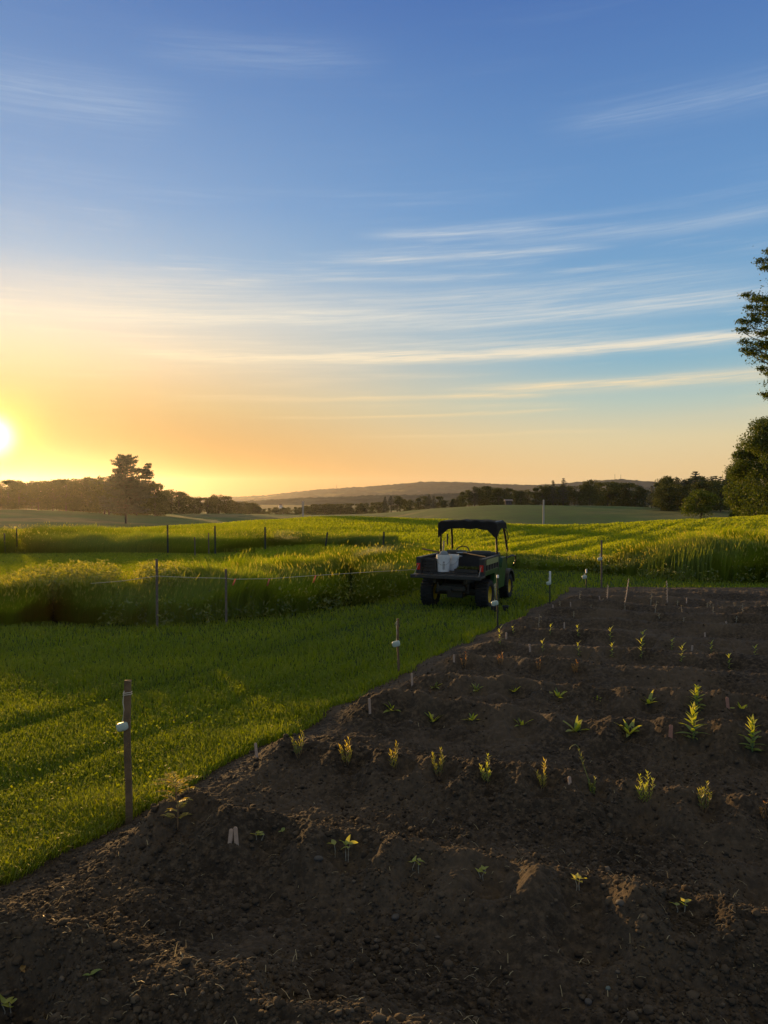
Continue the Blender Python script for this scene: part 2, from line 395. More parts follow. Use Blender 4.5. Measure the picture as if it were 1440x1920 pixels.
M['field'] = leafmat('field_blades', [(0, (.085, .125, .006)), (.6, (.155, .195, .010)), (1, (.24, .25, .02))], .55, (2.7, 2.5, .35), gloss=.02)
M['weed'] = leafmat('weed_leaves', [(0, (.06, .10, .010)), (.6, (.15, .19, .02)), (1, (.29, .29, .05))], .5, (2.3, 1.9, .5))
M['tree'] = leafmat('tree_leaves', [(0, (.028, .042, .008)), (.6, (.055, .070, .010)), (1, (.095, .105, .018))], .3, (1.8, 1.6, .6), gloss=.02)
M['maple'] = leafmat('maple_leaves', [(0, (.036, .062, .007)), (.6, (.080, .115, .010)), (1, (.14, .165, .02))], .35, (1.8, 1.6, .5), gloss=.02)
M['pine'] = leafmat('pine_needles', [(0, (.018, .032, .012)), (.6, (.032, .048, .015)), (1, (.06, .07, .022))], .2, (1.7, 1.5, .7))
M['young'] = leafmat('young_leaves', [(0, (.12, .19, .02)), (.6, (.22, .30, .035)), (1, (.38, .42, .09))], .6, (2.3, 1.9, .7), gloss=.05)
M['gold'] = leafmat('golden_leaves', [(0, (.17, .21, .02)), (.5, (.30, .31, .03)), (1, (.46, .38, .04))], .55, (2.0, 1.6, .6))
M['red'] = leafmat('russet_leaves', [(0, (.12, .09, .02)), (.5, (.24, .15, .03)), (1, (.40, .20, .05))], .55, (2.0, 1.4, .6))
M['dry'] = leafmat('dry_leaves', [(0, (.20, .16, .08)), (.6, (.38, .32, .17)), (1, (.58, .52, .36))], .4, (1.5, 1.4, 1.1))
M['bark'] = mat('bark', (.09, .07, .05), .9, var=.5, scale=6, bump=.5, bscale=20)
M['wood'] = mat('stake_wood', (.20, .125, .06), .8, var=.5, scale=9, bump=.5, bscale=50)
M['label_wood'] = mat('marker_wood', (.52, .36, .26), .7, var=.25, scale=40, bump=.1)
M['red_wood'] = mat('marker_red_wood', (.42, .20, .13), .7, var=.25, scale=40, bump=.1)
M['soap'] = mat('soap', (.42, .50, .43), .45, var=.12, scale=30, bump=.15, bscale=40)
M['string'] = mat('twine', (.62, .56, .44), .8, var=.2, scale=200)
M['post'] = mat('metal_post', (.045, .055, .045), .5, .4, var=.4, scale=30)
M['rust'] = mat('weathered_post', (.16, .12, .09), .8, var=.4, scale=30)
M['white'] = mat('white_plastic', (.72, .72, .70), .5, var=.1, scale=9)
M['flag'] = leafmat('orange_flag', [(0, (.65, .20, .12)), (1, (.65, .20, .12))], .5, (1.2, 1.1, 1.0))
M['pole'] = mat('grey_pole', (.42, .40, .36), .8, var=.2)

# soil
def soilmat():
    m = bpy.data.materials.new('soil'); m.use_nodes = True; t = m.node_tree; b = NB(t); p = t.nodes['Principled BSDF']
    g = b.new('ShaderNodeNewGeometry').outputs['Position']
    n = b.noise(g, 1.3, 5, .6); n2 = b.noise(g, 22, 5, .7)
    c = b.mix(b.sstep(n, .35, .68), (.026, .020, .014, 1), (.076, .058, .040, 1))
    c = b.mix(b.sstep(n2, .42, .72), c, (.105, .078, .052, 1))
    b.L.new(c, p.inputs['Base Color']); p.inputs['Roughness'].default_value = .95; p.inputs['Specular IOR Level'].default_value = .2
    bn = b.new('ShaderNodeBump'); bn.inputs['Strength'].default_value = .9; bn.inputs['Distance'].default_value = .012
    b.L.new(b.noise(g, 55, 8, .75), bn.inputs['Height']); b.L.new(bn.outputs[0], p.inputs['Normal'])
    return m
M['soil'] = soilmat()
def clodmat():
    m = bpy.data.materials.new('clod'); m.use_nodes = True; t = m.node_tree; b = NB(t); p = t.nodes['Principled BSDF']
    a = b.new('ShaderNodeAttribute', attribute_name='tint').outputs['Fac']
    b.L.new(b.ramp(a, [(0, (.034, .025, .016, 1)), (.6, (.072, .054, .036, 1)), (.96, (.10, .078, .054, 1)), (1, (.13, .105, .08, 1))]), p.inputs['Base Color'])
    p.inputs['Roughness'].default_value = .95; p.inputs['Specular IOR Level'].default_value = .2
    bn = b.new('ShaderNodeBump'); bn.inputs['Strength'].default_value = .6; bn.inputs['Distance'].default_value = .006
    b.L.new(b.noise(b.new('ShaderNodeNewGeometry').outputs['Position'], 120, 5, .7), bn.inputs['Height']); b.L.new(bn.outputs[0], p.inputs['Normal'])
    return m
M['clod'] = clodmat()
def groundmat():
    m = bpy.data.materials.new('grass_ground'); m.use_nodes = True; t = m.node_tree; b = NB(t); p = t.nodes['Principled BSDF']
    g = b.new('ShaderNodeNewGeometry').outputs['Position']
    n = b.noise(g, .05, 6, .6); n2 = b.noise(g, 3, 6, .7)
    c = b.mix(b.sstep(n, .35, .65), (.032, .062, .008, 1), (.05, .085, .012, 1))
    c = b.mix(b.sstep(n2, .4, .7), c, (.03, .045, .012, 1))
    # the hay fields far off are paler, with a sandy patch
    L = b.new('ShaderNodeVectorMath', operation='LENGTH'); b.L.new(g, L.inputs[0])
    n3 = b.noise(g, .018, 3, .5)
    hay = b.mix(b.sstep(n3, .48, .62), (.055, .11, .022, 1), (.16, .15, .06, 1))
    hay = b.mix(b.sstep(b.noise(g, .12, 5, .7), .35, .75), hay, (.045, .075, .025, 1))
    c = b.mix(b.sstep(L.outputs['Value'], 105, 150), c, hay)
    c = b.mix(b.sstep(L.outputs['Value'], 500, 900), c, (.035, .05, .02, 1))
    b.L.new(c, p.inputs['Base Color']); p.inputs['Roughness'].default_value = .95; p.inputs['Specular IOR Level'].default_value = .1
    bn = b.new('ShaderNodeBump'); bn.inputs['Strength'].default_value = .8; bn.inputs['Distance'].default_value = .05
    b.L.new(b.noise(g, 12, 8, .75), bn.inputs['Height']); b.L.new(bn.outputs[0], p.inputs['Normal'])
    return m
M['ground'] = groundmat()
def hillmat():
    m = bpy.data.materials.new('wooded_hill'); m.use_nodes = True; t = m.node_tree; b = NB(t); p = t.nodes['Principled BSDF']
    g = b.new('ShaderNodeNewGeometry').outputs['Position']
    n = b.noise(g, .02, 8, .7); n2 = b.noise(g, .0035, 3, .5)
    c = b.mix(b.sstep(n, .35, .7), (.014, .032, .036, 1), (.034, .062, .060, 1))
    c = b.mix(b.sstep(n2, .60, .66), c, (.08, .10, .06, 1))
    b.L.new(c, p.inputs['Base Color']); p.inputs['Roughness'].default_value = 1; p.inputs['Specular IOR Level'].default_value = 0
    return m
M['hill'] = hillmat()

# ------------------------------------------------------------------ ground sheet (polar grid all round)
def build_ground():
    a = np.concatenate([np.linspace(-180, -50, 60, endpoint=False), np.linspace(-50, -33, 50, endpoint=False), np.linspace(-33, 40, 460, endpoint=False), np.linspace(40, 180, 70, endpoint=False)])*math.pi/180
    r = np.concatenate([[.3], np.geomspace(.8, 4300, 500)])
    A, Rr = np.meshgrid(a, r); X = Rr*np.sin(A); Y = Rr*np.cos(A)
    Z = terrain(X, Y)
    m = np.where((Rr < 60), bed_mask(X, Y, .3), 0)*((np.abs(A) < 1.75))
    # behind the camera the bed goes on as bare ground a little lower
    Z = Z-.22*m-.04*(Rr < 25)
    nr, na = A.shape; V = np.stack([X, Y, Z], -1).reshape(-1, 3)
    i = np.arange(nr-1)[:, None]*na; j = np.arange(na)[None, :]; j2 = (j+1) % na
    q = np.stack([i+j, i+j2, i+na+j2, i+na+j], -1).reshape(-1, 4)[:, ::-1]
    o = mesh_np('grass_ground', V, [q], M['ground'], smooth=True); tag(o, kind='structure')
build_ground()

# soil bed
def build_soil():
    u = np.concatenate([np.linspace(-1.1, -.56, 40, endpoint=False), np.linspace(-.56, .56, 800, endpoint=False), np.linspace(.56, 1.5, 90)])
    y = np.concatenate([np.linspace(.5, 2.3, 60, endpoint=False), 1/np.linspace(1/2.3, 1/20.9, 960)])
    U, Y = np.meshgrid(u, y); X = U*Y
    Z = soil_h(X, Y); m = bed_mask(X, Y, .15)
    nr, nc = U.shape; V = np.stack([X, Y, Z], -1).reshape(-1, 3)
    i = np.arange(nr-1)[:, None]*nc; j = np.arange(nc-1)[None, :]
    q = np.stack([i+j, i+j+1, i+nc+j+1, i+nc+j], -1).reshape(-1, 4)
    mm = m.reshape(-1); q = q[(mm[q] > 0).any(1)]
    used = np.unique(q); remap = np.zeros(len(V), np.int64); remap[used] = np.arange(len(used))
    o = mesh_np('soil_bed', V[used], [remap[q]], M['soil'], smooth=True); tag(o, kind='structure')
build_soil()

# clods
Yof = lambda v: np.where(v > 1137.5, 1.68*F/(v-993), CAMZ*F/(v-925))
def ico_np(sub):
    bm = bmesh.new(); bmesh.ops.create_icosphere(bm, subdivisions=sub, radius=1)
    v = np.array([x.co[:] for x in bm.verts]); f = np.array([[w.index for w in x.verts] for x in bm.faces]); bm.free(); return v, f
def clods(n, smin, smax, pw, v0, v1, sub, seed):
    r = np.random.default_rng(seed)
    py = r.uniform(v0, v1, n); px = r.uniform(-120, 1560, n)
    Y = Yof(py); X = (px-720)/F*Y
    keep = (edge_d(X, Y) > .05) & (Y < BACKY-.6); X = X[keep]; Y = Y[keep]
    # clods lie thicker in patches
    w = vnoise(X*1.5, Y*1.5, 91)*.7+vnoise(X*5, Y*5, 93)*.5; k2 = r.random(len(X)) < np.clip((w-.2)*1.6, .08, 1); X = X[k2]; Y = Y[k2]
    n = len(X); sz = smin*(1-r.random(n)*(1-(smin/smax)**pw))**(-1/pw)
    Z = soil_h(X, Y)+sz*.25
    bv, bf = ico_np(sub); nv = len(bv)
    V = bv[None]*(1+r.uniform(-.30, .26, (n, nv, 1)))
    sq = r.uniform(.65, 1.25, (n, 1, 3)); sq[..., 2] *= .8
    V = V*sq; a = r.uniform(0, 6.28, n); c, s_ = np.cos(a)[:, None], np.sin(a)[:, None]
    V = np.stack([V[..., 0]*c-V[..., 1]*s_, V[..., 0]*s_+V[..., 1]*c, V[..., 2]], -1)*sz[:, None, None]
    V = V+np.stack([X, Y, Z], -1)[:, None]
    Fc = bf[None]+(np.arange(n)*nv)[:, None, None]
    tint = np.repeat(np.clip(r.normal(.45, .22, n), 0, 1), nv)
    return V.reshape(-1, 3), Fc.reshape(-1, 3), tint
P = [clods(46000, .004, .014, 1.7, 1090, 1990, 1, 1), clods(5200, .009, .024, 2.6, 1150, 1990, 2, 2)]
off = 0; VV_, FF_, TT_ = [], [], []
for v, f, t in P: VV_.append(v); FF_.append(f+off); TT_.append(t); off += len(v)
o = mesh_np('soil_clods', np.concatenate(VV_), [np.concatenate(FF_)], M['clod'], tint=np.concatenate(TT_), smooth=False)
tag(o, 'brown crumbs and clods of dry soil strewn over the bed', 'soil clods', kind='stuff')

# ------------------------------------------------------------------ blades
def blades(name, X, Y, Z, h, w, mt, lean=.35, tint=None, seed=0, head=0, droop=0.0, face=None):
    r = np.random.default_rng(seed); n = len(X)
    a = r.uniform(0, 2*math.pi, n); b = r.uniform(0, 2*math.pi, n)
    wx = np.cos(a)*w/2; wy = np.sin(a)*w/2
    ln = h*lean*(r.random(n)**1.2); lx = np.cos(b)*ln; ly = np.sin(b)*ln
    P0 = np.stack([X, Y, Z-.01], -1); Wv = np.stack([wx, wy, 0*wx], -1)
    P1 = P0+np.stack([lx*.28, ly*.28, h*.5], -1); P2 = P0+np.stack([lx*.7, ly*.7, h*.83], -1); P3 = P0+np.stack([lx*1.15, ly*1.15, h*(1-droop*r.random(n))], -1)
    V = np.stack([P0-Wv, P0+Wv, P1+Wv*.95, P1-Wv*.95, P2+Wv*.65, P2-Wv*.65, P3], 1)
    i = (np.arange(n)*7)[:, None]
    q = np.concatenate([i+np.array([[0, 1, 2, 3]]), i+np.array([[3, 2, 4, 5]])]); t = i+np.array([[5, 4, 6]])
    tv = np.clip(r.normal(.42, .2, n), 0, 1) if tint is None else tint
    V = V.reshape(-1, 3); T = np.repeat(tv, 7)
    fs = [q, t]
    if head:
        # seed heads: slim diamonds on a share of the stalks
        k = np.nonzero(r.random(n) < head)[0]; m_ = len(k); off = len(V)
        hw = w[k]*1.5; hh = h[k]*.08+.02; c0 = P3[k]
        ca = r.uniform(0, 6.28, m_); D = np.stack([np.cos(ca)*hw/2, np.sin(ca)*hw/2, 0*hw], -1); up = np.stack([lx[k]*.15, ly[k]*.15, hh], -1)
        H = np.stack([c0-up*.2, c0+D+up*.3, c0+up, c0-D+up*.3], 1).reshape(-1, 3)
        V = np.concatenate([V, H]); T = np.concatenate([T, np.repeat(np.clip(r.normal(.93, .06, m_), 0, 1), 4)])
        fs[0] = np.concatenate([fs[0], off+(np.arange(m_)*4)[:, None]+np.array([[0, 1, 2, 3]])])
    return mesh_np(name, V, fs, mt, tint=T)
def screen_sample(n, px0, px1, v0, v1, seed):
    r = np.random.default_rng(seed); px = r.uniform(px0, px1, n); v = r.uniform(v0, v1, n)
    Y = Yof(v); return px, v, (px-720)/F*Y, Y, r
BF = ([-300, 0, 300, 430, 560, 700, 790, 860, 960], [13.8, 13.8, 14.0, 14.4, 15.6, 17.5, 19.8, 22.0, 25.5])   # front of the left tall grass
BB = ([-300, 0, 120, 250, 400, 500, 600, 700, 850, 960], [15.9, 16.3, 17.0, 17.6, 18.4, 20.5, 23.5, 28, 31, 31])   # its back
RF = ([960, 978, 1155, 1218, 1440, 1700], [25.6, 25.4, 23.9, 22.7, 21.7, 21.2])
RB = ([960, 1060, 1155, 1200, 1440, 1700], [27.5, 27.0, 26, 26.5, 27, 27])

# lawn
px, v, X, Y, r = screen_sample(560000, -260, 1700, 1058, 1960, 3)
ok = (bed_mask(X, Y, .1) < .6+.4*r.random(len(X))) & (edge_d(X, Y) < .12+0*X) | ((Y > BACKY-.15) & (bed_mask(X, Y, .1) < .8))
ok &= (Y < np.where(px < 960, np.interp(px, *BF), np.interp(px, *RF))+.15)
px, v, X, Y = px[ok], v[ok], X[ok], Y[ok]; n = len(X)
hh = (.035+.028*r.random(n))*(.7+.9*vnoise(X*2, Y*2, 8)); hh *= 1+.7*np.clip(1-np.abs(edge_d(X, Y))/.5, 0, 1)
edgeb = np.clip(1-np.minimum(np.abs(edge_d(X, Y)), np.abs(Y-BACKY))/.5, 0, 1)
band = np.sin(edge_d(X, Y)*2*math.pi/1.9+fbm(X*.6, Y*.6, 2, 71)*1.6)
trk = np.exp(-((edge_d(X, Y)+1.05+.2*fbm(X*.4, Y*.4, 2, 72))/.14)**2)+np.exp(-((edge_d(X, Y)+2.35+.2*fbm(X*.4, Y*.4, 2, 72))/.14)**2)
hh *= 1-.45*np.clip(trk, 0, 1); tn = np.clip(.25+.40*vnoise(X*.8, Y*.8, 41)+.09*band-.12*trk+r.normal(0, .16, n)+.15*edgeb, 0, 1)
o = blades('lawn_grass', X, Y, terrain(X, Y)-.03, hh+.02, .0010*np.maximum(Y, 3.8)*(.7+.6*r.random(n)), M['lawn'], .9, tn, 4, droop=.35)
tag(o, 'mown green lawn between the soil bed and the tall grass', 'lawn', kind='stuff')
# clover and broad weeds in the near lawn
def leaf_cloud(P_, size, seed, flat=.5, asp=.55, nrm=None):
    """one rhombic leaf per point"""
    r = np.random.default_rng(seed); n = len(P_)
    d = r.normal(size=(n, 3)); d[:, 2] *= flat
    if nrm is not None: d = d*.55+nrm
    d /= np.linalg.norm(d, axis=1)[:, None]
    e = np.cross(d, r.normal(size=(n, 3))); e /= np.linalg.norm(e, axis=1)[:, None]; f = np.cross(d, e)
    s_ = np.asarray(size).reshape(-1, 1)*(.6+.8*r.random((n, 1)))
    V = np.stack([P_-e*s_/2, P_+f*s_*asp/2-e*s_*.05, P_+e*s_/2, P_-f*s_*asp/2-e*s_*.05], 1).reshape(-1, 3)
    return V, (np.arange(n)*4)[:, None]+np.array([[0, 1, 2, 3]])
px, v, X, Y, r = screen_sample(9000, -260, 760, 1200, 1850, 5)
ok = (edge_d(X, Y) < .05) & (vnoise(X*1.7, Y*1.7, 15)+vnoise(X*5, Y*5, 16)*.4 > .62); X, Y = X[ok], Y[ok]
P_ = np.stack([X, Y, terrain(X, Y)+r.uniform(.01, .085, len(X))], -1)
V, q = leaf_cloud(P_, np.full(len(X), .021), 6, 1, .9, nrm=np.array([0, 0, .9]))
o = mesh_np('clover', V, [q], M['lawn'], tint=np.repeat(np.clip(r.normal(.5, .2, len(X)), 0, 1), 4))
tag(o, 'low clover leaves mixed through the near lawn', 'clover', kind='stuff')

# tall grass, left of the parked vehicle
def tall(name, n, fr, bk, p0, p1, hfun, seed, label, wk=.0005, head=.05, lean=.30, mt='tall', tmean=.45, holes=0):
    r = np.random.default_rng(seed); px = r.uniform(p0, p1, n)
    a = np.interp(px, *fr); b = np.interp(px, *bk); t = r.random(n)**1.25; Y = a+(b-a)*t
    Y = Y+fbm(px/60, px*0, 3, seed)*1.0*(1-t); X = (px-720)/F*Y
    k = np.ones(n, bool)
    if holes: k = vnoise(X*.9, Y*.9, seed+3) > holes*r.random(n)
    px, Y, X = px[k], Y[k], X[k]; n = len(X)
    h = hfun(px, X, Y)*(.5+.55*r.random(n))*(.75+.5*vnoise(X*.8, Y*.8, seed+1))*(1+.25*(r.random(n) > .96))*np.clip(.6+.4*(Y-a[k])/.7, .5, 1)
    tn = np.clip(tmean+r.normal(0, .15, n)+.22*(vnoise(X*.7, Y*.7, seed+2)-.5), 0, .86)
    o = blades(name, X, Y, terrain(X, Y), h, wk*Y*(.6+.8*r.random(n)), M[mt], lean, tn, seed, head, .1)
    return tag(o, label, 'tall grass', kind='stuff')
hL = lambda px, X, Y: np.interp(px, [-300, 0, 60, 200, 300, 420, 520, 600, 850, 960], [.52, .54, .62, .70, .84, .86, .85, .76, .55, .50])
tall('tall_grass', 240000, BF, BB, -300, 965, hL, 11, 'strip of uncut tall grass with seed heads left of the parked vehicle')
hR = lambda px, X, Y: np.interp(px, [960, 1060, 1110, 1150, 1180, 1250, 1340, 1440, 1700], [.42, .42, .38, .42, .75, 1.05, 1.18, 1.12, 1.1])*(1+.05*vnoise(X*3, Y*3, 2))
tall('tall_grass', 210000, RF, RB, 960, 1700, hR, 12, 'dense dark stand of tall grass behind the far end of the bed')
F2 = ([-300, 0, 200, 400, 500, 600, 745], [31.5, 32, 33, 32.5, 34, 35, 34]); B2 = ([-300, 0, 200, 400, 500, 600, 745], [46, 46, 44, 40, 41, 40, 38])
h2 = lambda px, X, Y: np.interp(px, [-300, 0, 250, 400, 745], [.75, .75, .7, .68, .6])
tall('tall_grass', 110000, F2, B2, -300, 745, h2, 13, 'band of tall grass along the far wire fence')
# loose flowering stalks standing in front of and above the strip
def stalks(n, fr, bk, p0, p1, hfun, seed, label):
    r = np.random.default_rng(seed); px = r.uniform(p0, p1, n); a = np.interp(px, *fr); b = np.interp(px, *bk)
    Y = a-.35+(b-a+.35)*r.random(n)**1.8; X = (px-720)/F*Y; h = hfun(px, X, Y)*r.uniform(.7, 1.2, n)
    o = blades('seed_stalks', X, Y, terrain(X, Y), h, .0004*Y*r.uniform(.7, 1.5, n), M['tall'], .55, np.clip(r.normal(.5, .15, n), 0, 1), seed, .8, .15)
    tag(o, label, 'seed stalks', kind='stuff')
stalks(1500, BF, BB, -300, 965, hL, 14, 'thin pale flowering grass stalks poking out of the left strip')
stalks(1200, RF, RB, 970, 1700, hR, 15, 'thin pale flowering grass stalks poking out of the right stand')
# leafy golden weeds at the left end of the strip
r = np.random.default_rng(21)
def weeds():
    n = 1500; px = r.uniform(-200, 215, n); px[1000:] = np.clip(r.normal(300, 22, 500), 255, 345)
    Y = r.uniform(14.9, 17.2, n); X = (px-720)/F*Y; H = (.62+.42*r.random(n))*np.interp(px, [-200, 0, 60, 200, 300], [.6, .66, .92, 1.0, .95])
    P_ = []; T = []
    for i in range(n):
        m_ = 34; t = r.random(m_)**.75; lean_ = r.normal(0, .12, 2)
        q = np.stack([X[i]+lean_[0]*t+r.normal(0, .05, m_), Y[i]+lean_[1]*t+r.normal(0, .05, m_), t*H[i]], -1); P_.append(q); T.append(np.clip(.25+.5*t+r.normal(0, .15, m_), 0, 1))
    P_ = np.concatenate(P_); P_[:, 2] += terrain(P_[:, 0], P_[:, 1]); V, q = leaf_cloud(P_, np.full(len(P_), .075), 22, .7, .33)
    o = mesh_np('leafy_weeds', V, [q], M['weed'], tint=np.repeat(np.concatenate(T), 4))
    tag(o, 'yellow-green leafy weeds lit from behind at the left end of the tall grass', 'weeds', kind='stuff')
weeds()
def edge_weeds(n, fr, p0, p1, seed, label):
    r = np.random.default_rng(seed); px = r.uniform(p0, p1, n); px += 25*(vnoise(px/30, px*0, seed)-.5); Y = np.interp(px, *fr)+r.uniform(-.45, 1.2, n); X = (px-720)/F*Y; H = r.uniform(.12, .55, n); P_ = []; T = []
    for i in range(n):
        m_ = 22; t = r.random(m_); q = np.stack([X[i]+r.normal(0, .07, m_), Y[i]+r.normal(0, .07, m_), t*H[i]+.02], -1); P_.append(q); T.append(np.clip(r.normal(.4, .2)+r.normal(0, .1, m_), 0, 1))
    P_ = np.concatenate(P_); P_[:, 2] += terrain(P_[:, 0], P_[:, 1]); V, q = leaf_cloud(P_, r.uniform(.03, .09, len(P_)), seed, .8, .35)
    tag(mesh_np('leafy_weeds', V, [q], M['weed'], tint=np.repeat(np.concatenate(T), 4)), label, 'weeds', kind='stuff')
edge_weeds(380, BF, 190, 900, 23, 'scattered leafy weeds along the ragged front of the left grass strip')
edge_weeds(420, RF, 970, 1700, 24, 'scattered leafy weeds along the foot of the right grass stand')
# field grass as far as the crest
px, v, X, Y, r = screen_sample(640000, -260, 1700, 952, 1135, 8)
yc = np.interp(px, PX, YC)
ok = (Y < yc*1.25) & (Y > np.where(px < 960, np.interp(px, *BB), np.interp(px, *RB))-.5)
px, X, Y = px[ok], X[ok], Y[ok]; n = len(X)
mown = Y < np.where(px < 480, 33, 24)
rows = np.where(px > 900, (.45+.28*np.sin((X*.88-Y*.47)*2*math.pi/1.9+fbm(X/8, Y/8, 2, 5)*2)), .6)
h = (.14+.12*r.random(n))*(.7+.6*vnoise(X*.35, Y*.35, 61))*(.55+.6*rows); h = np.where(mown, .05, h)
tn = np.clip(.45+r.normal(0, .15, n)+.35*(vnoise(X/5, Y/5, 63)-.5), 0, 1)
o = blades('field_grass', X, Y, terrain(X, Y), h, .0012*Y*(.6+.8*r.random(n)), M['field'], .6, tn, 9)
tag(o, 'sunlit green hay field reaching to the crest', 'field grass', kind='stuff')

# ------------------------------------------------------------------ hills far off
def hill(name, Y0, Y1, prof_px, prof_v, bump_, seed, yc=None, base=-25, nx=700, ny=60, p0=-2200, p1=3600):
    px = np.linspace(p0, p1, nx); t = np.linspace(0, 1, ny); PXs, T = np.meshgrid(px, t)
    Yd = Y0+(Y1-Y0)*T; X = (PXs-720)/F*Yd
    top = 2.5-(np.interp(PXs, prof_px, prof_v)-925)/F*(.5*(Y0+Y1))
    shp = np.sin(np.clip(T, 0, 1)*math.pi)**.8
    Z = base+(top-base)*shp+(bump_*(fbm(X/18, Yd/18, 3, seed)*1.3+np.abs(fbm(X/7, Yd/7, 2, seed+5)))+fbm(X/220, Yd/220, 3, seed+9)*bump_*2.5*(1-shp**4))*np.clip(shp*3, 0, 1)
    V = np.stack([X, Yd, Z], -1).reshape(-1, 3); i = np.arange(ny-1)[:, None]*nx; j = np.arange(nx-1)[None, :]
    q = np.stack([i+j, i+j+1, i+nx+j+1, i+nx+j], -1).reshape(-1, 4)
    o = mesh_np(name, V, [q], M['hill'], smooth=True); return tag(o, kind='structure')
hill('hills', 2500, 3700, [-2200, 300, 430, 500, 590, 700, 800, 870, 930, 1000, 1060, 1110, 1165, 1230, 1300, 3600], [920, 938, 935, 930, 920, 913, 905, 905, 909, 911, 908, 903, 900, 905, 910, 915], 9, 41, nx=1500)
hill('hills', 1100, 1500, [-2200, 400, 470, 560, 640, 720, 800, 880, 1000, 3600], [945, 944, 941, 935, 934, 930, 929, 925, 924, 924], 5, 43, nx=1500)

# ------------------------------------------------------------------ trees
def limb(mb, p0, p1, r0, r1, n=5, wob=.06, seg=5):
    p0 = Vector(p0); p1 = Vector(p1); L = (p1-p0).length; pts = []
    for i in range(seg+1):
        t = i/seg; p = p0.lerp(p1, t)+Vector((random.uniform(-1, 1), random.uniform(-1, 1), random.uniform(-1, 1)*.5))*L*wob*math.sin(t*math.pi)
        pts.append(p)
    mb.tube(pts, [r0+(r1-r0)*i/seg for i in range(seg+1)], n); return pts
def broad(name_t, seed, H=10, cr=3.6, nl=2600, leaf=.55, mt='tree', low=.12, nc=26, trunk_r=.22, squash=1.0, label=None, cat='tree', group=None, flatleaf=1):
    """root at origin, height H"""
    random.seed(seed); r = np.random.default_rng(seed)
    root = empty(name_t, (0, 0, 0), 0, label, cat, group)
    cz0 = H*low; cl_ = []
    for i in range(nc):
        a = r.uniform(0, 2*math.pi); t = r.random()**.8; z = cz0+(H-cz0)*t*.93
        env = cr*math.sin(min(1, (t*.93+.13))*math.pi*.88)**.6
        rr = env*math.sqrt(r.random())*.82
        cl_.append((rr*math.cos(a), rr*math.sin(a), z, cr*(.30+.22*r.random())*(1.05-.4*t)))
    cl_.append((0, 0, H*.9, cr*.34))
    mb = MB(); fork = Vector((0, 0, H*max(low, .22)))
    limb(mb, (0, 0, -.3), fork, trunk_r, trunk_r*.75, 8, .02); limb(mb, fork, (0, 0, H*.85), trunk_r*.7, .03, 6, .05)
    for c in cl_[::2]: limb(mb, fork.lerp(Vector((0, 0, H*.6)), r.random()*.7), c[:3], trunk_r*.3, .02, 5)
    mb.build('trunk', M['bark'], root, True)
    per = nl//len(cl_); P_ = []; T = []; Nn = []
    for c in cl_:
        d = r.normal(size=(per, 3)); d /= np.linalg.norm(d, axis=1)[:, None]
        rad = c[3]*(.55+.5*r.random((per, 1))**.5)*(1+.25*r.normal(size=(per, 1))*.6)
        q = d*rad*np.array([1.15, 1.15, .8*squash]); P_.append(q+np.array(c[:3])); Nn.append(d)
        T.append(np.clip(r.normal(.42, .16, per)+(r.random()-.5)*.3, 0, 1))
    P_ = np.concatenate(P_); P_[:, 2] = np.where(P_[:, 2] < .1, r.uniform(.1, 1.2, len(P_)), P_[:, 2])
    V, q = leaf_cloud(P_, np.full(len(P_), leaf), seed, flatleaf, .6, nrm=np.concatenate(Nn)*.5)
    mesh_np('crown', V, [q], M[mt], root, tint=np.repeat(np.concatenate(T), 4))
    return root
def conifer(name_t, seed, H=12, br=3.5, n_wh=16, per=7, tuft=.5, label=None, group=None, top_w=.80, low=.12, dens=26, irregular=.4, tp_=1.5):
    random.seed(seed); r = np.random.default_rng(seed)
    root = empty(name_t, (0, 0, 0), 0, label, 'pine tree', group)
    mb = MB(); limb(mb, (0, 0, -.3), (0, 0, H), H*.022, .03, 8, .01, 8); P_ = []; T = []
    for w in range(n_wh):
        t = w/(n_wh-1); z = H*(low+(1-low)*t*.97)
        env = br*(1-top_w*t**tp_)*(.75+.25*min(1, t*4+.3))
        for k in range(per):
            a = 2*math.pi*(k+random.random()*.7)/per+w*1.3; L = env*(1-irregular*random.random()); rise = .12+.30*t
            p1 = Vector((math.cos(a)*L, math.sin(a)*L, z+L*rise*random.uniform(.2, 1))); p0 = Vector((0, 0, z))
            mb.tube([p0, p0.lerp(p1, .5)-Vector((0, 0, L*.03)), p1], [H*.005+.02, H*.004+.01, .01], 4)
            m_ = int(dens*(.4+L/br)); s_ = r.random(m_)**.6
            base_ = np.array(p0)[None]*(1-s_[:, None])+np.array(p1)[None]*s_[:, None]
            sp = r.normal(size=(m_, 3))*np.array([.11, .11, .035])*L*(1.15-s_[:, None]*.55)
            P_.append(base_+sp); T.append(np.clip(r.normal(.4, .18, m_)+.2*(random.random()-.5), 0, 1))
    mb.build('trunk', M['bark'], root, True)
    P_ = np.concatenate(P_); V, q = leaf_cloud(P_, np.full(len(P_), tuft), seed, .35, .30)
    mesh_np('crown', V, [q], M['pine'], root, tint=np.repeat(np.concatenate(T), 4))
    return root
def dup(root, loc, rz, scale, label):
    c = root.copy(); C.objects.link(c); c.location = loc; c.rotation_euler = (0, 0, rz); c.scale = scale; c['label'] = label
    for ch in root.children:
        d = ch.copy(); C.objects.link(d); d.parent = c
    return c
def ordn(n): return f"{n}{'th' if 10 <= n % 100 <= 20 else {1:'st',2:'nd',3:'rd'}.get(n % 10, 'th')}"
HB = 10.0
protos = [broad('broadleaf_tree', 100+i, HB, [3.9, 3.3, 4.4, 3.6][i], 3600, .42, 'tree', [.0, .0, .0, .02][i], [30, 26, 34, 24][i]) for i in range(4)]
